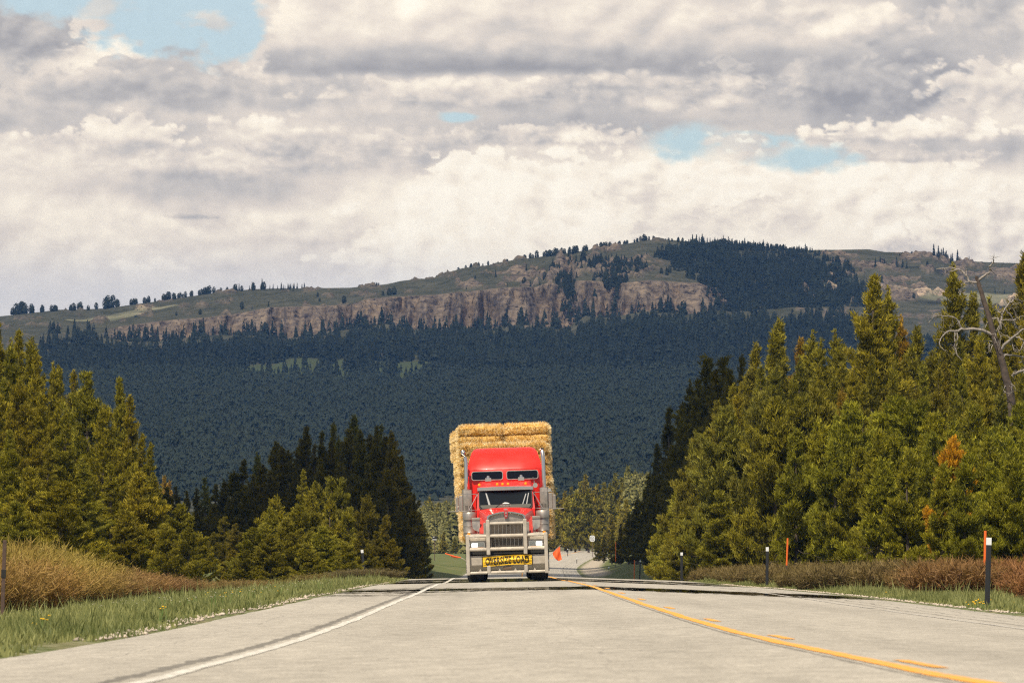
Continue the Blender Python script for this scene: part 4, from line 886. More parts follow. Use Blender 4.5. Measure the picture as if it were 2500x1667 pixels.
for px, yb, s, h, tint in [(-40, 1500, 118, 1.35, (1, .95, 1)), (25, 1496, 112, 1.3, (1.0, .9, .9)), (80, 1490, 105, 1.15, (1, 1, 1)), (135, 1484, 98, 1.15, (1, 1, 1)), (190, 1478, 92, 1.05, (.95, .95, 1)), (60, 1480, 100, 1.45, (1, 1.1, .9)), (0, 1480, 98, 1.75, (1, 1.05, .9)), (115, 1470, 92, 1.5, (1, 1.1, .9)),
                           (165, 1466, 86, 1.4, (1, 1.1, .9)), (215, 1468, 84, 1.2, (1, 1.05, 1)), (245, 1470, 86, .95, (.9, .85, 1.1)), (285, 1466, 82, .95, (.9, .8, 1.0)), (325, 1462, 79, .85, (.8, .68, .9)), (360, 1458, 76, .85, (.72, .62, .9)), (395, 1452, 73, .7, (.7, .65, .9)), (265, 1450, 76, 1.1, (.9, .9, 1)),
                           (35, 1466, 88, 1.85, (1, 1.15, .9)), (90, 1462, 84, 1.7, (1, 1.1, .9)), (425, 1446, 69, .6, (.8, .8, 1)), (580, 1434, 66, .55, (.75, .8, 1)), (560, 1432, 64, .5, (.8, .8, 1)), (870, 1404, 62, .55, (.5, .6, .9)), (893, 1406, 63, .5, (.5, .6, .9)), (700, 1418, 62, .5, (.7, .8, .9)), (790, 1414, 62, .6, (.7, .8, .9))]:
    X, Y = (px - CX) / s, F / s
    o = link('willow_shrub', WL[int(srs.integers(3))]); o.location = (X, Y, gz(X, Y)); o.rotation_euler = (0, 0, srs.uniform(-.5, .5))
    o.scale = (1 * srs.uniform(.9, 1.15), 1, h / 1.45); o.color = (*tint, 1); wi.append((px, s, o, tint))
for k, (px, s, o, tint) in enumerate(sorted(wi, key=lambda q: q[0])):
    tone = 'dull brown' if tint[0] < .85 else 'golden yellow'
    tag(o, f'{tone} willow shrub, {ordinal(k)} from the left along the left verge', 'shrub', 'willow shrubs along the left verge')
br = []
Y = 112.0
while Y < 300:
    for lane, X in enumerate([9.0, 10.3, 11.7, 13.2]):
        if Y < 165 and lane == 0: continue
        xx = X + srs.uniform(-.5, .5) + (.8 if Y < 135 else 0); yy = Y + srs.uniform(-1.5, 1.5)
        if xx * F / yy + CX > 2620: continue
        o = link('brush_shrub', BR[int(srs.integers(4))]); o.location = (xx, yy, gz(xx, yy)); o.rotation_euler = (0, 0, srs.uniform(-.6, .6))
        k_ = srs.uniform(.75, 1.15) * (1 + .12 * lane); o.scale = (k_ * 1.15, k_ * 1.15, k_ * .86)
        red = sstep(2150, 2480, CX + xx * F / yy); c = srs.uniform(.8, 1.05)
        o.color = ((.60 + .24 * red) * c, (.66 - .06 * red) * c, (.85 - .1 * red) * c, 1); br.append((CX + xx * F / yy, yy, o, red, lane))
    Y += 4.6
for k, (px, yy, o, red, lane) in enumerate(sorted(br, key=lambda q: q[1])):
    tag(o, f'{"rusty orange" if red > .5 else "olive brown"} low shrub, {ordinal(k)} nearest in the brush beside the right shoulder', 'shrub', 'low brush beside the right shoulder')
print('shrubs', len(br))

# ------------------------------------------------------------------ grass and wildflowers (uncountable)
def grass(name, X, Y, h, wdt, seed, lab):
    g = np.random.default_rng(seed); n = len(X)
    z = ground_z(X, Y) - 0.01
    b = np.stack([X, Y, z], -1); ang = g.random(n) * 6.28
    sd = np.stack([np.cos(ang), np.sin(ang) * .4, np.zeros(n)], -1) * wdt[:, None]
    ln = g.normal(0, .33, (n, 2)) * h[:, None]
    tip = b + np.concatenate([ln, h[:, None]], 1)
    V = np.stack([b - sd, b + sd, tip], 1).reshape(-1, 3)
    patch = fbm(X * .5, Y * .25, 4, 61)
    rnd = np.clip(g.random(n) * .5 + (patch - .35) * .9, 0, 1); rnd = np.stack([rnd * .8, rnd * .8, rnd * 1.1 + .1], 1)
    o = link(name, npmesh(name, V, np.arange(n * 3).reshape(-1, 3), M['grassb'], attrs={'rnd': np.clip(rnd, 0, 1).ravel()}))
    tag(o, lab, 'grass', kind='stuff')
g = np.random.default_rng(77)
n = 330000
Y = 44 + (g.random(n) ** .8) * 226; o_ = g.random(n) ** 0.9 * (2.2 + 0.055 * (Y - 40) + 1.5)
X = xc(Y) - RW - .02 - o_ + (fbm(Y * .35, Y * 0 + 3, 5, 3) - 0.5) * .5
dens = fbm(X * .7, Y * .35, 4, 81)
kp = g.random(n) < np.clip((dens - .28) * 3.2, .12, 1)
X, Y, o_ = X[kp], Y[kp], o_[kp]
h = (0.05 + 0.21 * g.random(len(X)) ** 1.4) * (0.35 + .65 * sstep(0, 1.5, o_)) * (.7 + .6 * fbm(X * .4, Y * .2, 3, 91)); h[g.random(len(X)) < .03] *= 1.8
grass('verge_grass', X, Y, h, 0.006 + 0.00010 * Y, 78, 'short green roadside grass covering the left verge')
n = 130000
Y = 100 + g.random(n) * 170; o_ = g.random(n) * 3.6
X = xc(Y) + RW + .25 + o_
kp = g.random(n) < np.clip((fbm(X * .7, Y * .3, 4, 83) - .30) * 3, .1, 1); X, Y, o_ = X[kp], Y[kp], o_[kp]
h = (0.10 + 0.17 * g.random(len(X))) * (0.2 + .8 * sstep(0.1, 1.1, o_)); h[g.random(len(X)) < .04] *= 1.8
grass('verge_grass', X, Y, h, 0.006 + 0.00010 * Y, 79, 'green roadside grass below the brush on the right verge')
M['gravel'] = simple('pale_gravel', (0.50, 0.42, 0.33), .9, noise=.4, nscale=3)
def pebbles():
    g = np.random.default_rng(31); n = 2600
    left = g.random(n) < .55
    Y = np.where(left, 55 + g.random(n) * 150, 95 + g.random(n) * 120)
    d = np.where(left, -RW - .0 - np.abs(g.normal(0, .16, n)) + (fbm(Y * .35, Y * 0 + 3, 5, 3) - 0.5) * .4, RW + .05 + np.abs(g.normal(0, .22, n)))
    X = xc(Y) + d; z = np.maximum(ground_z(X, Y), 0 * X - 9) + .004
    r = g.uniform(.010, .032, n)
    oct_ = np.array([[1, 0, 0], [0, 1, 0], [-1, 0, 0], [0, -1, 0], [0, 0, .8], [0, 0, -.4]], float)
    V = np.stack([X, Y, z], -1)[:, None] + oct_[None] * r[:, None, None] * g.uniform(.6, 1.4, (n, 6, 1))
    f = np.array([[0, 1, 4], [1, 2, 4], [2, 3, 4], [3, 0, 4], [1, 0, 5], [2, 1, 5], [3, 2, 5], [0, 3, 5]])
    FF = (np.arange(n)[:, None, None] * 6 + f[None]).reshape(-1, 3)
    tag(link('gravel', npmesh('gravel', V.reshape(-1, 3), FF, M['gravel'])), 'loose pale gravel along both edges of the asphalt', 'gravel', kind='stuff')
pebbles()
M['petal'] = simple('yellow_petals', (0.85, 0.55, 0.02), .7); M['stem'] = simple('flower_stem', (.10, .16, .03), .8); M['wpetal'] = simple('pale_seed_heads', (.62, .58, .48), .8)
def flowers(name, pts, lab, mat):
    V = []; Fc = []; MI = []
    g = np.random.default_rng(len(pts)); k = 0
    for (X, Y, h, r) in pts:
        z = gz(X, Y); c = np.array([X + g.normal(0, .03), Y, z + h])
        for a in range(6):
            a0, a1 = a * 1.047, (a + .8) * 1.047
            V += [c, c + [math.cos(a0) * r, math.sin(a0) * r, r * .25], c + [math.cos((a0 + a1) / 2) * r * 1.3, math.sin((a0 + a1) / 2) * r * 1.3, r * .15], c + [math.cos(a1) * r, math.sin(a1) * r, r * .25]]
            Fc.append([k, k + 1, k + 2, k + 3]); MI.append(0); k += 4
        V += [c + [0, 0, -.25 * r], c + [r * .8, 0, r * .5], c + [-r * .8, 0, r * .5], c + [0, 0, r * .9]]; Fc.append([k, k + 1, k + 3, k + 2]); MI.append(0); k += 4
        b = np.array([X, Y, z - .02]); V += [b - [.004, 0, 0], b + [.004, 0, 0], c + [.004, 0, 0], c - [.004, 0, 0]]; Fc.append([k, k + 1, k + 2, k + 3]); MI.append(1); k += 4
    o = link(name, npmesh(name, V, np.array(Fc), [mat, M['stem']], matidx=MI)); tag(o, lab, 'flowers', kind='stuff')
pts = []
for cx_, cy_, n_, sp, s in [(2415, 1478, 14, 40, 140), (2380, 1470, 6, 30, 150), (2480, 1488, 3, 20, 140), (2163, 1446, 2, 3, 112)]:
    for _ in range(n_):
        ss = s * g.uniform(.93, 1.07); X = (cx_ + g.normal(0, sp * .5) - CX) / ss
        pts.append((X, F / ss, g.uniform(.08, .16), g.uniform(.014, .024)))
for cx_, n_, sp, s in [(95, 8, 12, 240), (345, 3, 8, 255), (395, 5, 14, 215), (540, 18, 60, 135), (620, 10, 50, 118)]:
    for _ in range(n_):
        ss = s * g.uniform(.95, 1.05); px = cx_ + g.normal(0, sp); X = (px - CX) / ss
        if X < xc(F / ss) - RW - .3: pts.append((X, F / ss, g.uniform(.12, .2), g.uniform(.010, .018)))
flowers('wildflowers', pts, 'small yellow dandelions dotted through the verge grass', M['petal'])
pts = []
for _ in range(420):
    ss = g.uniform(80, 170); X = -RW + xc(F / ss) - g.uniform(.5, 8); pts.append((X, F / ss, g.uniform(.14, .24), .010))
flowers('seed_heads', pts, 'tiny pale seed heads scattered over the left verge grass', M['wpetal'])

# ------------------------------------------------------------------ forests on the hills
def lod(seed, n=46, H=1.0, R=0.17, leaf=.085, rounder=False):
    g = np.random.default_rng(seed)
    t = g.random(n) ** (1.25 if not rounder else 0.9); a = g.random(n) * 6.28
    prof = ((1 - t) ** .8 if not rounder else np.sqrt(np.clip(1 - (t - .45) ** 2 / .32, 0.02, 1)))
    r = R * prof * (0.55 + .6 * g.random(n)) + .01
    c = np.stack([np.cos(a) * r * .75, np.sin(a) * r * .75, H * (.05 + .93 * t)], -1)
    out = np.stack([np.cos(a), np.sin(a), np.full(n, .25)], -1)
    sd = nrm(np.cross(out, [[0, 0, 1]])) ; up = np.array([[0, 0, 1.]])
    lf = leaf * (0.5 + .8 * (1 - t))[:, None] * g.uniform(.8, 1.3, (n, 1)) * (1.3 if rounder else 1)
    V = np.stack([c - sd * lf - up * lf * .5, c + sd * lf - up * lf * .5 + g.normal(0, .01, (n, 3)), c + up * lf * 1.3 + g.normal(0, .012, (n, 3)) - out * lf * .5], 1)
    return V.reshape(-1, 3), np.clip(np.repeat(g.random(n), 3), 0, 1)
def scatter(name, px, Y, h, lab, variants, seed, mat=None):
    g = np.random.default_rng(seed); n = len(px); X = (px - CX) / F * Y; Z = hill_z(px, Y) - h * .04
    Vs = []; Rn = []
    which = g.integers(0, len(variants), n)
    for k, (V, r) in enumerate(variants):
        s_ = which == k
        a = g.random(s_.sum()) * 6.28; c, s = np.cos(a)[:, None], np.sin(a)[:, None]
        wv = (h[s_] ** .8 * g.uniform(.85, 1.3, s_.sum()) * 1.6)[:, None]
        vx = (V[None, :, 0] * c - V[None, :, 1] * s) * wv + X[s_, None]; vy = (V[None, :, 0] * s + V[None, :, 1] * c) * wv + Y[s_, None]
        vz = V[None, :, 2] * h[s_, None] + Z[s_, None]
        Vs.append(np.stack([vx, vy, vz], -1).reshape(-1, 3)); tr = np.clip(g.random(s_.sum()) ** 1.5 * .7 + (fbm(X[s_] / 70, Y[s_] / 110, 4, seed + 50) - .35) * .9, 0, 1)
        Rn.append((np.tile(r[None], (s_.sum(), 1)) * .4 + tr[:, None] * .6).ravel())
    V = np.concatenate(Vs); o = link(name, npmesh(name, V, np.arange(len(V)).reshape(-1, 3), mat or M['hillneedle'], attrs={'rnd': np.concatenate(Rn)}))
    tag(o, lab, 'forest', kind='stuff')
hg = np.random.default_rng(123)
VAR = [lod(400 + k, 56, R=.23, leaf=.085) for k in range(5)]; VARS = [lod(420 + k, 20, R=.26, leaf=.14) for k in range(5)]; VARR = [lod(440 + k, 60, R=.3, leaf=.1, rounder=True) for k in range(4)]
# valley floor: low even forest
n = 62000; Yv = np.sqrt(hg.uniform(1700 ** 2, 3850 ** 2, n)); pxv = hg.uniform(-150, 2650, n)
cl_ = fbm((pxv - CX) / F * Yv / 60, Yv / 90, 4, 501)
k = (hg.random(n) < np.clip((cl_ - .30) * 5, .25, 1)) & (hg.random(n) > clearing(pxv, HY - hill_z(pxv, Yv) / Yv * F) * .93); pxv, Yv = pxv[k], Yv[k]
scatter('valley_forest', pxv, Yv, hg.uniform(3.6, 6.6, len(pxv)) * (1 + .35 * (fbm((pxv - CX) / F * Yv / 40, Yv / 60, 3, 505) > .58)), 'even dark forest covering the valley floor below the hill', VARS, 1, M['valleyneedle'])
# tall forest under the cliff and on the right flank
def ypix(px, Y): return HY - hill_z(px, Y) / Y * F
n = 60000; Yv = hg.uniform(3720, 4900, n); pxv = hg.uniform(-200, 2700, n); yp = ypix(pxv, Yv)
CTv = np.interp(pxv, CT_x, CT_y); CBv = np.interp(pxv, CB_x, CB_y); SKv = np.interp(pxv, SK_x, SK_y)
dn1 = (Yv < 4296) * sstep(60, 160, pxv) * (.045 + .955 * sstep(22, 56, yp - CBv + 34 * (fbm(pxv / 30, pxv * 0, 3, 515) - .5))) * (1 - .95 * clearing(pxv, yp)) * .60
dn1 = dn1 * np.where((pxv > 2090) & (yp < 850), sstep(2160, 2070, pxv), 1)
nw = (fbm(pxv / 25, yp / 12, 4, 521) - .5) * 150
fl = sstep(-10, 40, nw + pxv - np.interp(yp, [578, 592, 606, 622, 700, 760], [1790, 1730, 1665, 1600, 1700, 1765])) * (1 - sstep(-10, 50, nw + pxv - np.interp(yp, [600, 625, 650, 680, 720, 800, 900], [1905, 1975, 1990, 2060, 2090, 2140, 2160])))
dn2 = (Yv >= 4296) * fl * .9 * sstep(585, 600, yp + 14)
gap1 = (Yv >= 4300) * (Yv < 4480) * np.maximum(np.exp(-((pxv - 1385) / 14) ** 2), np.exp(-((pxv - 1505) / 34) ** 2)) * 1.0
bandf = (Yv > 4330) * (fbm(pxv / 50, yp / 14, 4, 511) > .56) * sstep(1330, 1390, pxv) * (1 - sstep(1560, 1640, pxv)) * (yp > 636) * .45
right = (pxv > 2060) * (Yv < 4296) * (1 - sstep(800, 850, 1650 - yp)) * 0
ok = hg.random(n) < np.maximum.reduce([dn1, dn2, gap1, bandf]); pxv, Yv = pxv[ok], Yv[ok]
print('slope trees', ok.sum())
scatter('slope_forest', pxv, Yv, hg.uniform(5.0, 11.5, len(pxv)) * (.7 + .6 * fbm(pxv / 12, Yv / 30, 3, 517)) * np.where(Yv > 4296, .78, 1.0) * np.where(Yv > 4760, .6, 1.0), 'tall dark conifers clothing the slope under the cliff', VAR + VARR[:1], 2)
# the sunlit wood beyond the dip reads as one mass behind its front trees
def far_wood():
    g = np.random.default_rng(61); V_, r_ = lod(900, 420, R=.165, leaf=.038); V2_, r2_ = lod(901, 420, R=.15, leaf=.038)
    n = 900; Y = g.uniform(1120, 1420, n); px = g.uniform(985, 1640, n); X = (px - CX) / F * Y
    ok = np.abs(X - xc(Y)) > 9; X, Y, px = X[ok], Y[ok], px[ok]
    yt = np.interp(px, FX, FY) + g.uniform(-4, 40, len(px)); Z = ground_z(X, Y); H_ = np.clip((HY - yt) / F * Y - Z, 5, 17)
    Vs = []; Rs = []
    for k in range(len(X)):
        v, r = (V_, r_) if g.random() < .5 else (V2_, r2_); a = g.random() * 6.28; c, s = math.cos(a), math.sin(a); w_ = H_[k] * g.uniform(.85, 1.3)
        Vs.append(np.stack([(v[:, 0] * c - v[:, 1] * s) * w_ + X[k], (v[:, 0] * s + v[:, 1] * c) * w_ + Y[k], v[:, 2] * H_[k] + Z[k]], -1)); Rs.append(r * .6 + g.random() * .4)
    V = np.concatenate(Vs); o = link('far_forest', npmesh('far_forest', V, np.arange(len(V)).reshape(-1, 3), M['farneedle'], attrs={'rnd': np.concatenate(Rs)}))
    tag(o, 'pale sunlit pine wood filling the background beyond the dip in the road', 'forest', kind='stuff')
M['farneedle'] = foliage_mat('sunlit_far_needles', (0.13, 0.13, 0.035), (0.42, 0.38, 0.13), 0.3, usecol=False)  # paler needles, sunlight on the far wood put into the colour
far_wood()
# trees in front of the cliff foot
n = 150; pxv = hg.uniform(120, 1800, n); Yv = hg.uniform(4255, 4290, n)
scatter('cliff_foot_forest', pxv, Yv, hg.uniform(6, 13, n), 'pointed conifers growing against the foot of the cliff', VAR, 3)
# light green bushes in the clearings
# single trees on the open slope and the skyline: things
M['hillneedle'].name = 'distant_needles'
ridge = []
SING = [lod(460 + k, 150, R=.17, leaf=.055) for k in range(3)] + [lod(470 + k, 170, R=.42, leaf=.07, rounder=True) for k in range(4)]
SM = [npmesh('ridge_tree', V, np.arange(len(V)).reshape(-1, 3), M['hillneedle'], attrs={'rnd': r}) for V, r in SING]
def rt(px, Y, hpx, kind=None):
    h = hpx / (F / Y); X = (px - CX) / F * Y; z = float(hill_z(np.array([float(px)]), np.array([float(Y)]))[0])
    m = SM[hg.integers(0, 3)] if kind == 'p' else (SM[3 + hg.integers(0, 4)] if kind == 'r' else SM[hg.integers(0, 7)])
    o = link('ridge_tree', m); o.location = (X, Y, z - h * .05); o.rotation_euler = (0, 0, hg.random() * 6.28)
    wv = h * hg.uniform(.9, 1.2) * (1 if kind == 'p' else .85); o.scale = (wv, wv, h); ridge.append((px, Y, o, kind))
for x0, x1, n_, h0, h1, kd in [(0, 90, 9, 22, 34, 'r'), (90, 150, 6, 18, 28, 'r'), (165, 235, 8, 18, 28, 'r'), (250, 310, 7, 22, 34, 'r'), (310, 430, 14, 14, 26, 'r'), (430, 560, 17, 14, 24, 'r'), (560, 650, 14, 18, 30, None), (650, 744, 16, 10, 22, 'p'),
                               (760, 800, 3, 4, 7, 'p'), (905, 935, 4, 8, 12, 'r'), (940, 1000, 5, 4, 8, 'p'), (1010, 1080, 8, 7, 14, None), (1080, 1200, 14, 9, 16, 'r'), (1235, 1262, 3, 10, 16, 'r'), (1270, 1400, 22, 14, 22, 'r'),
                               (1400, 1490, 16, 14, 24, 'r'), (1500, 1560, 10, 12, 17, 'r'), (1560, 1600, 7, 12, 18, 'r'), (1620, 1680, 7, 10, 16, 'r'), (1680, 1800, 20, 14, 26, 'p'), (1800, 1960, 20, 12, 28, 'p'), (2180, 2240, 5, 6, 10, 'r'), (2270, 2340, 18, 24, 40, 'p'), (2340, 2370, 7, 10, 20, 'p'), (2380, 2500, 9, 4, 11, 'p')]:
    for k in range(n_):
        px = x0 + (x1 - x0) * hg.random(); h0_ = hg.uniform(.6, 1.05); rt(px, 4885 + hg.uniform(-18, 10) - (20 if 2270 < px < 2340 else 0), hg.uniform(h0, h1) * h0_, kd)
for px, y, hpx, kd in [(332, 786, 18, 'r'), (488, 768, 14, 'r'), (430, 770, 10, 'r'), (590, 752, 20, 'r'), (655, 748, 14, 'p'), (715, 718, 11, 'r'), (775, 724, 12, 'r'), (780, 735, 9, 'r'), (840, 740, 20, 'r'), (950, 722, 20, 'r'), (962, 720, 22, 'r'), (935, 724, 14, 'r'), (1067, 688, 18, 'r'), (1138, 707, 10, 'p'), (1285, 665, 22, 'p'), (1210, 678, 20, 'p'), (1330, 683, 20, 'r'),
                       (1280, 692, 17, 'r'), (1295, 700, 16, 'p'), (1318, 705, 14, 'p'), (1345, 662, 18, 'r'), (1360, 658, 20, 'p'), (1420, 660, 28, 'p'), (1494, 640, 24, 'p'), (1565, 660, 18, 'p'), (1604, 626, 14, 'p'), (2050, 655, 28, 'p'), (2138, 656, 30, 'p'), (2150, 658, 34, 'p'), (2160, 657, 28, 'p'), (2128, 657, 22, 'p'), (2190, 653, 28, 'p'), (2205, 654, 24, 'p'), (2232, 730, 16, 'r'), (2430, 718, 18, 'p'), (2453, 717, 12, 'p'),
                       (1000, 706, 8, 'r'), (1238, 700, 12, 'p'), (1160, 680, 9, 'r'), (1450, 690, 16, 'r'), (2265, 650, 14, 'r'), (2390, 690, 10, 'p'), (615, 770, 14, 'p'), (1635, 665, 18, 'r'), (1615, 668, 15, 'r'), (1648, 660, 16, 'r'), (2215, 655, 20, 'p'), (560, 740, 8, 'r')]:
    ys = np.linspace(4335, 4895, 120); yy = ypix(np.full(120, float(px)), ys); Yq = float(ys[np.argmin(np.abs(yy - y))]); rt(px, Yq, hpx, kd)
for seg, (a_, b_) in {'on the long left ridge': (-99, 900), 'on the middle hill': (900, 1600), 'on the right hilltop': (1600, 9999)}.items():
    for k, (px, Yq, o, kd) in enumerate(sorted([q for q in ridge if a_ <= q[0] < b_], key=lambda q: q[0])):
        tag(o, f'tiny dark {"pointed" if kd == "p" else "rounded"} tree {seg}, {ordinal(k).replace("hundred and ", "hundred-and-")} from left', 'hill tree', 'single trees on the far hilltop')
print('ridge', len(ridge))
# ------------------------------------------------------------------ truck and load
M['red'] = simple('red_paint', (0.82, 0.022, 0.012), 0.38, coat=0.15, noise=0.10, nscale=2)
M['reddusty'] = simple('dusty_red_paint', (0.50, 0.045, 0.03), 0.45, noise=0.2, nscale=3)
M['alu'] = simple('dusty_aluminium', (0.50, 0.44, 0.36), 0.5, 0.25, noise=0.15, nscale=5)
M['chrome'] = simple('chrome', (0.62, 0.58, 0.53), 0.22, 0.85)
M['steel'] = simple('brushed_steel', (0.40, 0.36, 0.31), 0.4, 0.6, noise=0.12, nscale=6)
M['dark'] = simple('dark_frame', (0.015, 0.014, 0.013), 0.7)
M['rubber'] = simple('tyre_rubber', (0.018, 0.017, 0.016), 0.85, noise=0.3, nscale=8)
M['glass'] = simple('dark_windscreen', (0.006, 0.009, 0.011), 0.03, spec=0.5, coat=0.0)
M['sglass'] = simple('tinted_glass', (0.006, 0.007, 0.009), 0.12, spec=0.25)
M['amber'] = simple('amber_lens', (0.95, 0.32, 0.01), 0.3, emis=(1, .35, .02), estr=0.25)
M['lamp'] = simple('lit_headlamp', (1, 1, 1), 0.2, emis=(1, 0.97, 0.9), estr=9)
M['reflector'] = simple('headlamp_reflector', (0.45, 0.45, 0.42), 0.25, 0.8)
M['grille'] = simple('grille_mesh', (0.30, 0.25, 0.20), 0.45, 0.6)
M['banner'] = simple('yellow_banner', (0.88, 0.52, 0.01), 0.6)
M['ink'] = simple('black_lettering', (0.02, 0.017, 0.012), 0.6)
M['flag'] = simple('orange_flag', (0.92, 0.13, 0.025), 0.6)
M['emblem'] = simple('red_emblem', (0.42, 0.05, 0.05), 0.35)
M['brown'] = simple('road_grime', (0.13, 0.085, 0.05), 0.8, noise=.3, nscale=6)
M['interior'] = simple('cab_interior', (0.10, 0.11, 0.09), 0.8)
M['paper'] = simple('papers_on_dash', (0.75, 0.78, 0.70), 0.7)

class MB:
    def __init__(s): s.bm = bmesh.new()
    def box(s, x0, x1, y0, y1, z0, z1, bev=0.0, taper=None):
        r = bmesh.ops.create_cube(s.bm, size=1.0); vs = r['verts']
        for v in vs:
            v.co = Vector(((x0 + x1) / 2 + v.co.x * (x1 - x0), (y0 + y1) / 2 + v.co.y * (y1 - y0), (z0 + z1) / 2 + v.co.z * (z1 - z0)))
        if taper: 
            for v in vs: v.co = taper(v.co.copy())
        if bev:
            es = list({e for v in vs for e in v.link_edges}); bmesh.ops.bevel(s.bm, geom=es, offset=bev, segments=2, affect='EDGES', profile=.6)
        return s
    def tube(s, pts, r, seg=10, cap=True, sq=None):
        pts = [Vector(p) for p in pts]; rs = r if isinstance(r, (list, tuple)) else [r] * len(pts)
        rings = []
        for i, p in enumerate(pts):
            t = (pts[min(i + 1, len(pts) - 1)] - pts[max(i - 1, 0)]).normalized()
            ref = Vector((0, 0, 1)) if abs(t.z) < .85 else Vector((0, 1, 0))
            a = t.cross(ref).normalized(); b = t.cross(a).normalized()
            rings.append([s.bm.verts.new(p + rs[i] * (math.cos(k * 2 * math.pi / seg + .39) * a + math.sin(k * 2 * math.pi / seg + .39) * b)) for k in range(seg)])
        for i in range(len(rings) - 1):
            for k in range(seg):
                s.bm.faces.new((rings[i][k], rings[i][(k + 1) % seg], rings[i + 1][(k + 1) % seg], rings[i + 1][k]))
        if cap: s.bm.faces.new(rings[0][::-1]); s.bm.faces.new(rings[-1])
        return s
    def lathe(s, c, axis, prof, seg=24):
        """prof = [(distance along axis, radius)]"""
        ax = Vector(axis).normalized(); ref = Vector((0, 0, 1)) if abs(ax.z) < .9 else Vector((1, 0, 0))
        a = ax.cross(ref).normalized(); b = ax.cross(a); rings = []
        for d, r in prof:
            rings.append([s.bm.verts.new(Vector(c) + ax * d + max(r, .0005) * (math.cos(k * 2 * math.pi / seg) * a + math.sin(k * 2 * math.pi / seg) * b)) for k in range(seg)])
        for i in range(len(rings) - 1):
            for k in range(seg): s.bm.faces.new((rings[i][k], rings[i][(k + 1) % seg], rings[i + 1][(k + 1) % seg], rings[i + 1][k]))
        s.bm.faces.new(rings[0][::-1]); s.bm.faces.new(rings[-1]); return s
    def prism(s, outline, y0, y1, bev=0.0, slope=0.0, zref=0.0):
        """outline (x,z) extruded along y; slope leans it back with height"""
        f0 = [s.bm.verts.new((x, y0 + (z - zref) * slope, z)) for x, z in outline]; f1 = [s.bm.verts.new((x, y1 + (z - zref) * slope, z)) for x, z in outline]
        n = len(outline); a = s.bm.faces.new(f0); b = s.bm.faces.new(f1[::-1])
        for i in range(n): s.bm.faces.new((f0[i], f1[i], f1[(i + 1) % n], f0[(i + 1) % n]))
        if bev: bmesh.ops.bevel(s.bm, geom=list(a.edges), offset=bev, segments=2, affect='EDGES', profile=.6)
        return s
    def loft(s, secs):
        """secs = list of rings of equal length, closed by caps"""
        rings = [[s.bm.verts.new(p) for p in r] for r in secs]; n = len(rings[0])
        for i in range(len(rings) - 1):
            for k in range(n): s.bm.faces.new((rings[i][k], rings[i][(k + 1) % n], rings[i + 1][(k + 1) % n], rings[i + 1][k]))
        s.bm.faces.new(rings[0][::-1]); s.bm.faces.new(rings[-1]); return s
    def build(s, name, mat, parent=None, smooth=False, label=None):
        bmesh.ops.recalc_face_normals(s.bm, faces=s.bm.faces)
        me = bpy.data.meshes.new(name); s.bm.to_mesh(me); s.bm.free(); me.materials.append(mat)
        if smooth:
            me.polygons.foreach_set('use_smooth', np.ones(len(me.polygons), dtype=bool))
            try: me.set_sharp_from_angle(angle=math.radians(38))
            except Exception: pass
        me.update(); o = link(name, me, parent)
        if label: o['label'] = label
        return o
def rrect(x0, x1, z0, z1, r, k=5):
    pts = []
    for cx_, cz_, a0 in [(x1 - r, z1 - r, 0), (x0 + r, z1 - r, 90), (x0 + r, z0 + r, 180), (x1 - r, z0 + r, 270)]:
        for i in range(k + 1):
            a = math.radians(a0 + 90 * i / k); pts.append((cx_ + r * math.cos(a), cz_ + r * math.sin(a)))
    return pts[::-1]
def ring_frame(mb, outer, inner, y0, y1):
    n = len(outer); bm = mb.bm
    A = [bm.verts.new((x, y0, z)) for x, z in outer]; B = [bm.verts.new((x, y0, z)) for x, z in inner]
    C = [bm.verts.new((x, y1, z)) for x, z in outer]; D_ = [bm.verts.new((x, y1, z)) for x, z in inner]
    for i in range(n):
        j = (i + 1) % n
        for q in ((A[i], A[j], B[j], B[i]), (C[j], C[i], D_[i], D_[j]), (A[j], A[i], C[i], C[j]), (B[i], B[j], D_[j], D_[i])): bm.faces.new(q)
    return mb
TY = 191.0; TX = -0.125; TROLL = math.radians(1.7)
tz0 = gz(TX, TY) + 0.085; 
tz0 = float(road_z(np.array([TX - 1.6]), np.array([TY]))[0]) + 0.035
truck = empty('semi_truck', (TX, TY, tz0)); truck.rotation_euler = (0, -TROLL, 0)
tag(truck, 'red long-nosed semi truck with silver bull bar coming up the road', 'truck')
T = truck
# --- bull bar
bb = MB()
for sx in (-1, 1):
    bb.box(sx * 1.195 - .055, sx * 1.195 + .055, -.16, -.02, .20, 1.44, .02)
    bb.box(sx * .565 - .058, sx * .565 + .058, -.20, -.06, .80, 1.87, .02)
    bb.box(sx * .565 - .055, sx * .565 + .055, -.20, -.06, .24, .47, .02)
def bar(z, x0, x1, y=-.10, hz=.05, hy=.045):
    # octagonal rail: the upper facet faces the sky
    o = [(-hy, -hz * .5), (-hy, hz * .1), (-hy * .1, hz), (hy * .6, hz), (hy, hz * .4), (hy, -hz * .6), (hy * .5, -hz), (-hy * .4, -hz)]
    bb.loft([[(x0, y + a, z + b) for a, b in o], [(x1, y + a, z + b) for a, b in o]])
bar(1.755, -.507, .507, -.13, .042)
for z, hz in ((1.375, .05), (.975, .055)):
    bar(z, -1.14, -.623, -.09, hz, .06); bar(z, -.507, .507, -.13, hz, .06); bar(z, .623, 1.14, -.09, hz, .06)
bar(.262, -1.14, -.62, -.09, .045); bar(.262, -.51, .51, -.12, .045); bar(.262, .62, 1.14, -.09, .045)
for x in (-.83, -.24, .24, .83): bb.prism([(x - .045, .30), (x, .385), (x + .045, .30)], -.10, -.07)
bb.build('bull_bar', M['alu'], T)
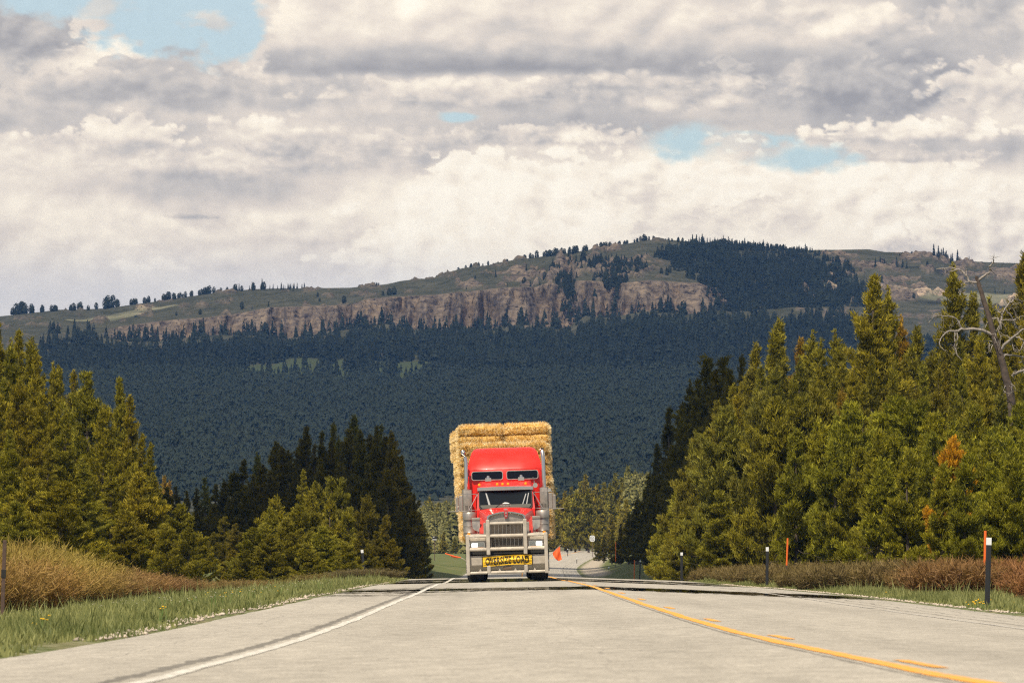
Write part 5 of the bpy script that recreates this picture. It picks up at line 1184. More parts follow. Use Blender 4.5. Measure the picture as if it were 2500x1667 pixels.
# --- bumper
mb = MB()
for x0, x1 in ((-1.14, -.77), (.77, 1.14), (-.765, .765)):
    mb.loft([[(x, .02, .78), (x, .34, .80), (x, .34, .30), (x, .14, .34), (x, .0, .50), (x, -.02, .74)] for x in (x0, x1)])
mb.build('bumper', M['alu'], T)
MB().box(-1.12, 1.12, .10, .30, .82, .95).box(-.95, .95, .35, .6, .32, 1.0).build('frame_crossmember', M['dark'], T)
MB().box(-.13, .13, -.03, .02, .335, .42, .01).build('tow_plate', M['brown'], T)
# --- banner with the words, sagging in a fold
def bz(x, z): return z + 0.022 * math.sin(x * 2.4 + .6) - .012 * abs(x)
def by(x, z):                                                    # depth of the cloth: a fold runs across the middle
    u = (z - .465) / .31; f = 0.05 * math.exp(-((u - .47 - .05 * math.sin(x * 5)) / .10) ** 2) * sstep(.80, .55, abs(x - .02))
    return -.075 - .012 * math.sin(x * 9 + z * 6) - float(f) + .03 * (1 - u)
def cloth(name, x0, x1, z0, z1, nx, nz, mat, parent, dy=0.0):
    xs = np.linspace(x0, x1, nx); zs = np.linspace(z0, z1, nz); V = []; 
    for z in zs:
        for x in xs: V.append((x, by(x, z) + dy, bz(x, z)))
    for z in zs:
        for x in xs: V.append((x, by(x, z) + dy + .006, bz(x, z)))
    f = grid_faces(nz, nx); f2 = f[:, ::-1] + nx * nz
    e = []
    for k in range(nx - 1): e += [[k, k + 1, k + 1 + nx * nz, k + nx * nz], [(nz - 1) * nx + k + 1, (nz - 1) * nx + k, (nz - 1) * nx + k + nx * nz, (nz - 1) * nx + k + 1 + nx * nz]]
    return link(name, npmesh(name, V, np.concatenate([f, f2, np.array(e)]), mat, smooth=False), parent)
ban = cloth('banner', -.755, .755, .465, .775, 61, 17, M['banner'], T)
ban['label'] = 'yellow banner reading OVERSIZE LOAD, sagging in a fold'
mb = MB()
mb.tube([(-.757, by(-.757, .465) - .004, bz(-.757, .465)), (-.757, by(-.757, .775) - .004, bz(-.757, .775))], .008, 6)
mb.tube([(.757, by(.757, .465) - .004, bz(.757, .465)), (.757, by(.757, .775) - .004, bz(.757, .775))], .008, 6)
for zz in (.465, .775): mb.tube([(x, by(x, zz) - .004, bz(x, zz)) for x in np.linspace(-.757, .757, 24)], .007, 6)
mb.tube([(.757, -.11, bz(.757, .775)), (.56, -.13, .70), (.42, -.13, .655), (.60, -.12, .56), (.755, -.10, .48)], .007, 6)
mb.tube([(-.755, -.09, .475), (-.5, -.12, .52), (-.36, -.13, .58)], .007, 6)
mb.build('strap', M['ink'], ban)
def lettering(txt, height, width, cx_, z0, parent, mat):
    cu = bpy.data.curves.new('lettering', 'FONT'); cu.body = txt; cu.size = 1.0; cu.resolution_u = 3; cu.offset = 0.028; cu.space_character = 1.06
    ob = bpy.data.objects.new('lettering_curve', cu); COL.objects.link(ob); dg = bpy.context.evaluated_depsgraph_get(); dg.update()
    me = bpy.data.meshes.new_from_object(ob.evaluated_get(dg)); bpy.data.objects.remove(ob); bpy.data.curves.remove(cu)
    bm = bmesh.new(); bm.from_mesh(me); bmesh.ops.triangulate(bm, faces=bm.faces)
    for _ in range(2): bmesh.ops.subdivide_edges(bm, edges=[e for e in bm.edges if e.calc_length() > .08], cuts=1)
    bmesh.ops.triangulate(bm, faces=bm.faces); bm.to_mesh(me); bm.free()
    co = np.array([v.co[:] for v in me.vertices]); a, b = co.min(0), co.max(0)
    for v in me.vertices:
        x = cx_ + (v.co.x - (a[0] + b[0]) / 2) / (b[0] - a[0]) * width; z = z0 + (v.co.y - a[1]) / (b[1] - a[1]) * height
        v.co = (x, by(x, z) - .005, bz(x, z))
    me.materials.clear(); me.materials.append(mat); me.name = 'lettering'
    o = link('lettering', me, parent); return o
lettering('OVERSIZE LOAD', .235, 1.33, -.005, .50, ban, M['ink'])
# --- grille
def arch(xh, zb, zt, rise, r=.10, n=10):
    p = [(-xh, zb)]
    for i in range(5): a = math.radians(180 - 18 * i - 9); p.append((-xh + r + r * math.cos(a), zt - r + r * math.sin(a)))
    for i in range(1, n): x = -xh + r + (2 * xh - 2 * r) * i / n; p.append((x, zt + rise * (1 - (x / (xh - r)) ** 2)))
    for i in range(5): a = math.radians(81 - 18 * i); p.append((xh - r + r * math.cos(a), zt - r + r * math.sin(a)))
    p.append((xh, zb)); return p
o1 = arch(.585, .98, 2.03, .085); i1 = arch(.505, 1.02, 1.965, .07)
mb = MB(); n_ = len(o1)
A = [mb.bm.verts.new((x, .18, z)) for x, z in o1]; B = [mb.bm.verts.new((x, .155, z * .5 + zz * .5)) for (x, z), (xx, zz) in zip(o1, i1)]
B = [mb.bm.verts.new(((x + xx) / 2, .12, (z + zz) / 2)) for (x, z), (xx, zz) in zip(o1, i1)]
C_ = [mb.bm.verts.new((xx, .17, zz)) for xx, zz in i1]; D_ = [mb.bm.verts.new((xx, .24, zz)) for xx, zz in i1]; E_ = [mb.bm.verts.new((x, .30, z)) for x, z in o1]
for r1, r2 in ((E_, A), (A, B), (B, C_), (C_, D_)):
    for i in range(n_ - 1): mb.bm.faces.new((r1[i], r1[i + 1], r2[i + 1], r2[i]))
mb.build('grille_surround', M['chrome'], T, True)
MB().prism([(x, max(z, 1.80)) for x, z in i1], .20, .235).build('grille_top_panel', M['steel'], T)
MB().box(-.50, .50, .232, .26, 1.03, 1.80).build('radiator', M['dark'], T)
mb = MB()
for k in range(26): z = 1.045 + k * .0295; mb.box(-.495, .495, .214, .231, z, z + .012)
mb.build('grille_mesh', M['grille'], T)
mb = MB()
for k in range(9): x = -.476 + k * .119; mb.box(x - .0035, x + .0035, .185, .212, 1.04, 1.88)
mb.build('grille_bars', M['chrome'], T)
mb = MB(); mb.prism([(-.05, 2.14), (.05, 2.14), (.065, 2.03), (.035, 1.90), (-.035, 1.90), (-.065, 2.03)], .07, .13, .012)
em = mb.build('emblem', M['emblem'], T, True)
mb = MB(); mb.prism([(-.052, 2.15), (.052, 2.15), (.04, 2.19), (-.04, 2.19)], .06, .14, .01); mb.prism([(-.022, 2.09), (.022, 2.09), (.028, 2.04), (-.028, 2.04)], .06, .068); mb.prism([(-.016, 2.0), (.016, 2.0), (.02, 1.95), (-.02, 1.95)], .06, .068)
mb.build('emblem_cap', M['chrome'], em)
# --- hood, cowl, fenders
def hsec(y, xh, zb, zt, crown, rr=.12):
    p = [(-xh, y, zb), (-xh, y, zt - rr * 1.4), (-xh + rr * .3, y, zt - rr * .4), (-xh + rr, y, zt), (-xh * .5, y, zt + crown * .75), (0, y, zt + crown), (xh * .5, y, zt + crown * .75), (xh - rr, y, zt), (xh - rr * .3, y, zt - rr * .4), (xh, y, zt - rr * 1.4), (xh, y, zb)]
    return p
mb = MB(); mb.loft([hsec(.27, .575, 1.15, 1.99, .085, .10), hsec(.6, .62, 1.15, 2.04, .09), hsec(1.4, .74, 1.15, 2.14, .07), hsec(2.05, .845, 1.15, 2.20, .05), hsec(2.3, .86, 1.15, 2.20, .04)])
mb.build('hood', M['red'], T, True)
mb = MB()
for sx in (-1, 1):
    mb.loft([[(sx * x, y, z) for x, z in q] for y, q in ((.30, [(.60, 1.30), (.60, 1.42), (.80, 1.50), (.88, 1.30)]), (.75, [(.62, 1.30), (.62, 1.78), (.84, 1.74), (.90, 1.30)]), (1.6, [(.70, 1.30), (.70, 2.0), (.90, 1.9), (.92, 1.30)]))])
mb.build('fender_side', M['reddusty'], T, True)
mb = MB()
for sx in (-1, 1):
    pr = [(-.02, 1.20), (.0, 1.36), (.12, 1.44), (.55, 1.47), (.95, 1.40), (1.25, 1.18), (1.35, .95)]
    q = [(y, z) for y, z in pr] + [(y, z - .06) for y, z in pr[::-1]]
    mb.loft([[(sx * x, .12 + y, z) for y, z in q] for x in (.64, 1.16)])
mb.build('front_fender', M['steel'], T, True)
mb = MB()
for sx in (-1, 1): mb.box(min(sx * .62, sx * .70), max(sx * .62, sx * .70), .16, .24, 1.32, 1.78, .01)
mb.build('grille_side_panel', M['steel'], T)
for sx in (-1, 1):                                       # grey wedge panels either side of the hood
    mb = MB(); mb.prism([(sx * .80, 1.93), (sx * 1.055, 1.93), (sx * 1.03, 1.62), (sx * .97, 1.56), (sx * .80, 1.50)], .58, .66, .012, slope=.12, zref=1.9); mb.prism([(sx * .80, 1.955), (sx * 1.055, 1.945), (sx * 1.055, 1.87), (sx * .80, 1.87)], .55, .60, .012)
    mb.build('side_deflector', M['steel'], T)
# --- headlights
for sx in (-1, 1):
    x0, x1 = (-1.10, -.67) if sx < 0 else (.67, 1.10)
    hb = MB(); hb.box(x0 - .04, x1 + .04, .06, .40, 1.00, 1.33, .02); pod = hb.build('headlight', M['alu'], T)
    mb = MB(); ring_frame(mb, rrect(x0, x1, 1.015, 1.20, .04), rrect(x0 + .022, x1 - .022, 1.037, 1.178, .03), .035, .075); mb.build('bezel', M['chrome'], pod)
    MB().prism(rrect(x0 + .022, x1 - .022, 1.037, 1.178, .03), .052, .06).build('reflector', M['reflector'], pod)
    a, b = (x0 + .03, x0 + .205) if sx < 0 else (x1 - .205, x1 - .03)
    MB().prism(rrect(a, b, 1.055, 1.165, .025), .040, .052).build('lamp', M['lamp'], pod)
    MB().box(x0 + .05, x1 - .05, .03, .04, 1.026, 1.036).build('side_marker', M['amber'], pod)
for sx in (-1, 1):
    tz = 1.43
    mb = MB(); mb.prism(rrect(sx * 1.15 - .045, sx * 1.15 + .045, tz - .04, tz + .05, .02), .12, .20); mb.build('turn_signal', M['amber'], T)
# --- cab
mb = MB()
def cabsec(y, z, xh): return (y, z, xh)
mb.loft([[(-.90, 2.30, 1.0), (.90, 2.30, 1.0), (.90, 3.9, 1.0), (-.90, 3.9, 1.0)], [(-.90, 2.30, 2.19), (.90, 2.30, 2.19), (.92, 3.9, 2.19), (-.92, 3.9, 2.19)], [(-.84, 2.52, 2.80), (.84, 2.52, 2.80), (.90, 3.9, 2.80), (-.90, 3.9, 2.80)], [(-.78, 2.62, 2.92), (.78, 2.62, 2.92), (.86, 3.9, 2.96), (-.86, 3.9, 2.96)], [(-.70, 2.95, 3.04), (.70, 2.95, 3.04), (.80, 3.9, 3.08), (-.80, 3.9, 3.08)]])
cab = mb.build('cab', M['red'], T)
def slant(z, y0=2.30, z0=2.19): return y0 + (z - z0) * .361
gl = rrect(-.80, .80, 2.215, 2.80, .10)
mb = MB(); f = [mb.bm.verts.new((x * (1 - .03 * (z - 2.2)), slant(z) - .028, z)) for x, z in gl]; g_ = [mb.bm.verts.new((x * (1 - .03 * (z - 2.2)), slant(z) - .008, z)) for x, z in gl]
mb.bm.faces.new(f); mb.bm.faces.new(g_[::-1])
for i in range(len(f)): mb.bm.faces.new((f[i], g_[i], g_[(i + 1) % len(f)], f[(i + 1) % len(f)]))
ws = mb.build('windscreen', M['glass'], cab)
mb = MB(); ou = rrect(-.83, .83, 2.19, 2.82, .12); inn = rrect(-.795, .795, 2.22, 2.80, .10)
n_ = len(ou); A = [mb.bm.verts.new((x, slant(z) - .045, z)) for x, z in ou]; B = [mb.bm.verts.new((x, slant(z) - .045, z)) for x, z in inn]; C_ = [mb.bm.verts.new((x, slant(z) - .001, z)) for x, z in ou]
for i in range(n_): j = (i + 1) % n_; mb.bm.faces.new((A[i], A[j], B[j], B[i])); mb.bm.faces.new((A[j], A[i], C_[i], C_[j]))
mb.build('windscreen_seal', M['dark'], cab)
def wsq(name, quads, mat):
    mb = MB()
    for q in quads: mb.bm.faces.new([mb.bm.verts.new((x, slant(z) - .032, z)) for x, z in q])
    return mb.build(name, mat, ws)
wsq('dashboard', [[(-.72, 2.235), (.72, 2.235), (.78, 2.30), (.78, 2.345), (-.78, 2.34), (-.78, 2.30)]], M['interior'])
wsq('dash_papers', [[(-.16, 2.29), (.14, 2.275), (.16, 2.335), (.07, 2.40), (-.03, 2.41), (-.17, 2.34)]], M['paper'])
wsq('seat_belt', [[(-.62, 2.72), (-.58, 2.72), (-.47, 2.34), (-.53, 2.34)], [(.62, 2.66), (.65, 2.66), (.54, 2.34), (.51, 2.34)], [(.70, 2.68), (.73, 2.68), (.66, 2.34), (.63, 2.34)]], M['reflector'])
mb = MB()
mb.tube([(-.02, 2.27, 2.20), (.10, 2.34, 2.34), (-.02, 2.35, 2.37)], .010, 6); mb.tube([(-.22, 2.31, 2.36), (.14, 2.31, 2.35)], .009, 6); mb.tube([(-.36, 2.27, 2.215), (-.22, 2.31, 2.33)], .008, 6)
mb.build('wiper', M['dark'], cab)
# visor
mb = MB(); xs = np.linspace(-.86, .86, 13)
sec = lambda x: [(x, 2.36 + .12 * (x / .86) ** 2, 2.775), (x, 2.34 + .12 * (x / .86) ** 2, 2.785), (x, 2.52 + .06 * (x / .86) ** 2, 2.905 - .02 * (x / .86) ** 2), (x, 2.54 + .06 * (x / .86) ** 2, 2.895 - .02 * (x / .86) ** 2)]
mb.loft([sec(x) for x in xs]); mb.build('sun_visor', M['chrome'], cab, True)
for x in (-.80, -.245, -.08, .09, .635):
    mb = MB(); mb.lathe((x, 2.72, 2.93), (0, 0, 1), [(0, .028), (.02, .03), (.022, .042), (.07, .04), (.085, .02)], 12); mb.build('marker_light', M['amber'], cab, True)
for x in (-.52, .50):
    mb = MB(); mb.box(x - .095, x + .095, 2.95, 3.25, 3.07, 3.18, .01); mb.lathe((x, 3.12, 3.18), (0, 0, 1), [(0, .05), (.05, .045), (.075, .02)], 14); mb.build('air_horn', M['chrome'], cab)
mb = MB(); mb.tube([(.90, 2.62, 2.90), (.90, 2.62, 3.04), (.87, 2.75, 3.16)], .012, 6); mb.lathe((.93, 2.50, 2.91), (0, 1, 0), [(0, .075), (.05, .06), (.14, .03), (.2, .01)], 16); mb.build('spot_lamp', M['chrome'], cab, True)
for sx in (-1, 1):
    MB().box(min(sx * .91, sx * .925), max(sx * .91, sx * .925), 2.75, 3.75, 1.25, 2.75, .01).build('door', M['reddusty'], cab)
# --- sleeper
mb = MB()
def sl_sec(z, y, xh, r=.12): return [(-xh, y + r, z), (-xh + r, y, z), (-xh * .4, y - .05, z), (xh * .4, y - .05, z), (xh - r, y, z), (xh, y + r, z), (xh, 6.1, z), (-xh, 6.1, z)]
mb.loft([sl_sec(z, y, xh) for z, y, xh in ((1.15, 3.95, 1.15), (2.9, 3.95, 1.16), (3.12, 3.93, 1.16), (3.42, 3.99, 1.155), (3.50, 4.03, 1.15), (3.75, 4.28, 1.10), (3.98, 4.62, 1.03), (4.10, 4.95, .95), (4.145, 5.3, .85))])
slp = mb.build('sleeper', M['red'], T, True)
for x0, x1 in ((-1.02, -.08), (.07, 1.02)):
    zt = 3.40; mb = MB(); mb.prism(rrect(x0, x1, 3.145, 3.385, .06), 3.865, 3.90, slope=.12, zref=3.2); wn_ = mb.build('sleeper_window', M['sglass'], slp)
    mb = MB(); ring_frame(mb, rrect(x0 - .022, x1 + .022, 3.123, 3.407, .075), rrect(x0, x1, 3.145, 3.385, .06), 3.862, 3.89)
    for v in mb.bm.verts: v.co.y += (v.co.z - 3.2) * .12
    mb.build('window_trim', M['steel'], wn_)
mb = MB(); mb.tube([(x, 3.945 + .05 * abs(x) ** 4, 3.455) for x in np.linspace(-1.12, 1.12, 15)], .006, 5); mb.tube([(-.06, 3.97, 3.46), (-.06, 4.235, 3.76), (-.06, 4.57, 3.99)], .004, 5); mb.tube([(.11, 3.97, 3.46), (.11, 4.235, 3.76), (.11, 4.57, 3.99)], .004, 5)
mb.build('roof_seam', M['reddusty'], slp)
# --- exhaust stacks and shields
for sx in (-1, 1):
    tip = (-.075 if sx < 0 else -.02)
    mb = MB(); mb.tube([(sx * 1.215, 3.6, 2.7), (sx * 1.205, 3.6, 3.0), (sx * 1.20, 3.6, 3.72), (sx * 1.20 + tip * .25, 3.62, 3.82), (sx * 1.20 + tip * .9, 3.70, 3.97), (sx * 1.20 + tip * 1.25, 3.76, 4.05)], [.066, .060, .060, .062, .063, .063], 14)
    st = mb.build('exhaust_stack', M['chrome'], T, True)
    mb = MB(); mb.lathe((sx * 1.22, 3.55, 1.4), (0, 0, 1), [(0, .125), (1.46, .125)], 18); mb.box(sx * 1.17 - .10, sx * 1.17 + .13 if sx > 0 else sx * 1.17 + .10, 3.36, 3.40, 2.05, 2.83, .008) if sx > 0 else mb.box(-1.30, -1.05, 3.36, 3.40, 2.05, 2.83, .008)
    sh = mb.build('heat_shield', M['steel'], st, True)
    mb = MB()
    for r_ in range(7):
        for c_ in range(6):
            if c_ == 3: continue
            x = sx * 1.17 - .075 + c_ * .03; z = 2.13 + r_ * .034; mb.box(x - .008, x + .008, 3.352, 3.361, z - .009, z + .009)
    mb.build('vent_holes', M['dark'], sh)
# --- air cleaners
for sx in (-1, 1):
    mb = MB(); mb.lathe((sx * 1.13, 2.35, 1.30), (0, 0, 1), [(0, .14), (.02, .165), (.20, .168), (.215, .176), (.23, .168), (.40, .168), (.41, .176), (.43, .168), (.60, .168), (.605, .21), (.64, .212), (.80, .212), (.83, .19), (.84, .12)], 26); mb.build('air_cleaner', M['steel'], T, True)
# --- mirrors
for sx in (-1, 1):
    mb = MB(); y = 2.55
    zt = 2.70; zl = 2.17
    mb.tube([(sx * .86, y, zt - .01), (sx * 1.20, y - .1, zt), (sx * 1.44, y - .12, zt + .01), (sx * 1.49, y - .12, zt - .05), (sx * 1.475, y - .12, zl + .0)], .011, 8)
    mb.tube([(sx * .85, y - .05, zl + .02), (sx * 1.10, y - .14, zl + .03), (sx * 1.25, y - .15, zl), (sx * 1.78, y - .15, zl)], .013, 8)
    mb.tube([(sx * .87, y, zt - .03), (sx * 1.13, y - .12, zl + .04)], .011, 8); mb.tube([(sx * .86, y - .02, zt), (sx * .855, y - .02, zl)], .012, 8)
    br_ = mb.build('mirror_bracket', M['chrome'], T, True)
    mb = MB(); mb.box(min(sx * 1.33, sx * 1.45), max(sx * 1.33, sx * 1.45), y - .10, y - .03, 2.19, 2.66, .02); mb.build('mirror', M['steel'], br_)
    mb = MB(); mb.box(min(sx * 1.46, sx * 1.56), max(sx * 1.46, sx * 1.56), y + .9, y + .97, 2.15, 2.62, .02); mb.tube([(sx * 1.0, y + 1.0, 2.3), (sx * 1.5, y + .94, 2.3)], .012, 6); mb.build('door_mirror', M['steel'], br_)
    mb = MB(); mb.lathe((sx * 1.765, y - .13, zl - .045), (0, 1, 0), [(0, .03), (.01, .052), (.04, .045), (.07, .015)], 14); mb.build('convex_mirror', M['rubber'], br_, True)
    if sx > 0: mb = MB(); mb.lathe((1.36, y - .1, 2.745), (0, 1, 0), [(0, .055), (.03, .06), (.09, .03)], 14); mb.build('round_mirror', M['chrome'], br_, True)
# --- tanks, frame, wheels
mb = MB(); mb.box(-.45, .45, .8, 9.2, .75, 1.0)
mb.build('chassis', M['dark'], T)
for sx in (-1, 1):
    mb = MB(); mb.lathe((sx * .98, 4.1, .72), (0, 1, 0), [(0, .28), (.02, .31), (1.5, .31), (1.52, .28)], 22); mb.build('fuel_tank', M['steel'], T, True)
def wheel(x, y, r, wd, name='wheel', spikes=0):
    mb = MB(); w_ = wd / 2
    pr = [(-w_, r * .55), (-w_, r * .86), (-w_ * .85, r * .96), (-w_ * .6, r), (w_ * .6, r), (w_ * .85, r * .96), (w_, r * .86), (w_, r * .55)]
    mb.lathe((x, y, r), (1, 0, 0), pr, 36)
    a = 0
    for k in range(36):                                   # tread blocks
        a = k / 36 * 2 * math.pi; c = Vector((x, y + math.cos(a) * (r + .004), r + math.sin(a) * (r + .004)))
        for q in (-.55, -.18, .18, .55):
            b0 = bmesh.ops.create_cube(mb.bm, size=1.0)['verts']; R_ = Matrix.Rotation(a, 3, 'X')
            for v in b0: v.co = c + Vector((q * w_, 0, 0)) + R_ @ Vector((v.co.x * w_ * .30, v.co.y * .02, v.co.z * .055))
    t_ = mb.build(name, M['rubber'], T)
    s_ = 1 if x > 0 else -1
    mb = MB(); mb.lathe((x + s_ * w_ * .9, y, r), (s_, 0, 0), [(-.02, r * .56), (.0, r * .54), (-.05, r * .3), (.03, r * .2), (.05, r * .1)], 24)
    for k in range(10):
        a = k / 10 * 6.283; c = Vector((x + s_ * (w_ * .9 - .02), y + math.cos(a) * r * .42, r + math.sin(a) * r * .42))
        mb.lathe(c, (s_, 0, 0), [(0, .018), (.05, .016), (.13 if spikes else .06, .003)], 8)
    mb.build('rim', M['chrome'], t_, True)
for sx in (-1, 1): wheel(sx * .95, .72, .52, .46, spikes=1)
for yy in (6.6, 7.95):
    for sx in (-1, 1): wheel(sx * .79, yy, .52, .29); wheel(sx * 1.13, yy, .52, .29)
MB().box(-.9, .9, .60, .84, .44, .60, .03).build('front_axle', M['dark'], T)
mb = MB()
for sx in (-1, 1): mb.box(sx * 1.05 - .28, sx * 1.05 + .28, 8.75, 8.77, .25, .95)
mb.build('mud_flap', M['rubber'], T)
# --- warning flags on wires
mb = MB(); mb.tube([(-1.24, .0, .62), (-1.33, -.03, .70), (-1.42, -.05, .745)], .011, 6); fl = mb.build('flag_wire', M['alu'], T)
mb = MB(); mb.tube([(-1.42, -.05, .745), (-1.6, -.06, .79), (-1.89, -.08, .885)], .016, 6)
mb.loft([[(-1.50, -.05, .775), (-1.50, .10, .73), (-1.50, .09, .725), (-1.50, -.06, .765)], [(-1.66, -.06, .81), (-1.66, .12, .765), (-1.66, .11, .755), (-1.66, -.07, .80)], [(-1.73, -.06, .835), (-1.73, .06, .80), (-1.73, .05, .795), (-1.73, -.07, .83)]])
mb.build('warning_flag', M['flag'], fl, label='orange flag furled flat along its wire')
mb = MB(); mb.tube([(1.27, .0, .70), (1.30, -.02, .74), (1.40, -.03, .82)], .010, 6); mb.tube([(1.385, -.03, .81), (1.50, -.04, .92), (1.64, -.05, 1.04)], .007, 6); fl = mb.build('flag_wire', M['alu'], T)
V = []; ou = [(0, 0), (1, 0)]
na, nb_ = 13, 13
for j in range(nb_):
    for i in range(na):
        u = i / (na - 1); v = j / (nb_ - 1)
        ax, az = 1.395 + u * .225, .815 + u * .215; bx, bz_ = 1.545 + .10 * math.sin(u * 1.9), .565 + .05 * u + .015
        bx = 1.50 + .17 * u - .02 * math.sin(3 * u); bz_ = .60 - .02 * math.sin(u * 3.1) * 2
        cx2, cz2 = ((ax + bx) / 2 - .035 * (1 - u) - .03, (az + bz_) / 2 - .01)
        x = ax * (1 - v) ** 2 + 2 * cx2 * v * (1 - v) + bx * v * v; z = az * (1 - v) ** 2 + 2 * cz2 * v * (1 - v) + bz_ * v * v
        V.append((x, -.04 + .035 * math.sin(v * 6 + u * 4) * v + .03 * math.sin(u * 9) * v, z))
V2 = [(x, y + .004, z) for x, y, z in V]; ff = grid_faces(nb_, na)
link('warning_flag', npmesh('warning_flag', V + V2, np.concatenate([ff, ff[:, ::-1] + na * nb_]), M['flag'], smooth=True), fl)['label'] = 'orange flag fluttering open from its wire'

# ------------------------------------------------------------------ flatbed trailer
trl = empty('flatbed_trailer', (TX, TY, tz0)); trl.rotation_euler = (0, -TROLL, 0)
tag(trl, 'long flatbed trailer under the straw bales behind the truck', 'trailer')
YAW = -0.0030
def ty(x, y): return (x + YAW * (y - 8.2), y)
mb = MB()
mb.loft([[(x + YAW * (y - 8.2), y, z) for x, z in ((-1.30, 1.12), (1.30, 1.12), (1.30, 1.30), (-1.30, 1.30))] for y in (7.6, 22.6)]); mb.build('deck', M['brown'], trl)
mb = MB()
for x in (-.5, .42): mb.loft([[(x + a + YAW * (y - 8.2), y, z) for a, z in ((0, .95), (.1, .95), (.1, 1.12), (0, 1.12))] for y in (7.8, 22.4)])
mb.build('beams', M['dark'], trl)
T_save = T; T = trl
for yy in (19.6, 20.9):
    for sx in (-1, 1):
        off = YAW * (yy - 8.2); wheel(sx * .79 + off, yy, .5, .28); wheel(sx * 1.10 + off, yy, .5, .28)
T = T_save

# ------------------------------------------------------------------ straw bales
def straw_mat():
    m, n, l, b = newmat('straw')
    at = n.new('ShaderNodeAttribute'); at.attribute_name = 'rnd'; r = n.new('ShaderNodeValToRGB'); e = r.color_ramp.elements
    e[0].position = 0; e[0].color = (0.42, 0.20, 0.03, 1); e[1].position = .85; e[1].color = (0.98, 0.87, 0.60, 1); k = e.new(.4); k.color = (0.86, 0.54, 0.13, 1)
    l.new(at.outputs['Fac'], r.inputs[0]); oi = n.new('ShaderNodeObjectInfo'); mu = n.new('ShaderNodeMix'); mu.data_type = 'RGBA'; mu.blend_type = 'MULTIPLY'; mu.inputs[0].default_value = 1
    l.new(r.outputs[0], mu.inputs[6]); l.new(oi.outputs['Color'], mu.inputs[7]); l.new(mu.outputs[2], b.inputs['Base Color']); b.inputs['Roughness'].default_value = .6
    tr = n.new('ShaderNodeBsdfTranslucent'); ms = n.new('ShaderNodeMixShader'); ms.inputs[0].default_value = .2
    l.new(mu.outputs[2], tr.inputs[0]); l.new(b.outputs[0], ms.inputs[1]); l.new(tr.outputs[0], ms.inputs[2]); l.new(ms.outputs[0], n['Material Output'].inputs[0]); return m
M['straw'] = straw_mat()
def bale_proto(seed, lx, ly, lz, nstraw=6000, bands=3):
    """straw bale with bulging layers; origin at the middle of its underside"""
    g = np.random.default_rng(seed); V = []; Fc = []; off = 0; R_ = []
    def face(o, u, v, nn, nu, nv):
        nonlocal off
        U, W = np.meshgrid(np.linspace(0, 1, nu), np.linspace(0, 1, nv))
        p = np.array(o)[None, None] + U[..., None] * np.array(u) + W[..., None] * np.array(v)
        V.append(p.reshape(-1, 3)); Fc.append(grid_faces(nv, nu) + off); off += nu * nv
    x, y, z = lx / 2, ly / 2, lz
    face((-x, -y, 0), (lx, 0, 0), (0, 0, z), 0, 24, 22); face((x, -y, 0), (0, ly, 0), (0, 0, z), 0, 24, 22); face((x, y, 0), (-lx, 0, 0), (0, 0, z), 0, 24, 22)
    face((-x, y, 0), (0, -ly, 0), (0, 0, z), 0, 24, 22); face((-x, -y, z), (lx, 0, 0), (0, ly, 0), 0, 24, 24); face((-x, y, 0), (lx, 0, 0), (0, -ly, 0), 0, 24, 24)
    V = np.concatenate(V)
    def deform(p):
        q = p.copy(); c = np.array([0, 0, z / 2]); e = np.array([x, y, z / 2]); d = (q - c) / e
        k = 14.0; rr = (np.abs(d) ** k).sum(1) ** (1 / k); q = c + (q - c) / np.maximum(rr, .5)[:, None] * np.minimum(1, rr)[:, None]
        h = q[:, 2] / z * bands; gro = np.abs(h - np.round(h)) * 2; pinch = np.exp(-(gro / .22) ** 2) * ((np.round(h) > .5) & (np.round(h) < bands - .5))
        s_ = 1 - pinch * .05; q[:, 0] *= s_; q[:, 1] *= 1 - pinch * .06
        nz = (fbm(q[:, 0] * 3 + seed, q[:, 2] * 5 + q[:, 1] * 2, 4, seed) - .5) * .10
        q[:, :2] *= (1 + nz)[:, None]; q[:, 2] += (fbm(q[:, 0] * 2, q[:, 1] * 2, 3, seed + 5) - .5) * .07 * (q[:, 2] / z); return q, pinch
    Vd, pin = deform(V)
    F0 = np.concatenate(Fc); rn0 = np.clip(.22 + .4 * fbm(V[:, 0] * 6, V[:, 2] * 14 + V[:, 1] * 5, 3, seed + 2) - .5 * pin, 0, 1)  # grooves coloured darker, their shade put into the straw
    # loose straws standing out of every visible face
    A_ = {0: lx * z, 1: ly * z, 2: lx * z, 3: ly * z, 4: lx * ly}; keys = list(A_); pr = np.array([A_[k] for k in keys]); pr[0] *= 1.8; fc_ = g.choice(5, nstraw, p=pr / pr.sum())
    U = g.random(nstraw); W = g.random(nstraw); p = np.zeros((nstraw, 3)); nr = np.zeros((nstraw, 3))
    for k, (o, u, v, nn) in enumerate([((-x, -y, 0), (lx, 0, 0), (0, 0, z), (0, -1, 0)), ((x, -y, 0), (0, ly, 0), (0, 0, z), (1, 0, 0)), ((x, y, 0), (-lx, 0, 0), (0, 0, z), (0, 1, 0)), ((-x, y, 0), (0, -ly, 0), (0, 0, z), (-1, 0, 0)), ((-x, -y, z), (lx, 0, 0), (0, ly, 0), (0, 0, 1))]):
        s_ = fc_ == k; p[s_] = np.array(o) + U[s_, None] * np.array(u) + W[s_, None] * np.array(v); nr[s_] = nn
    pd, pn = deform(p)
    d = nrm(nr * .75 + g.normal(0, .55, (nstraw, 3)) + np.array([0, 0, -.12])); sd = nrm(np.cross(d, g.normal(0, 1, (nstraw, 3)))); L_ = g.uniform(.05, .16, (nstraw, 1)) * (1 - .65 * pn[:, None]); w_ = g.uniform(.004, .008, (nstraw, 1))
    b = pd - d * .03
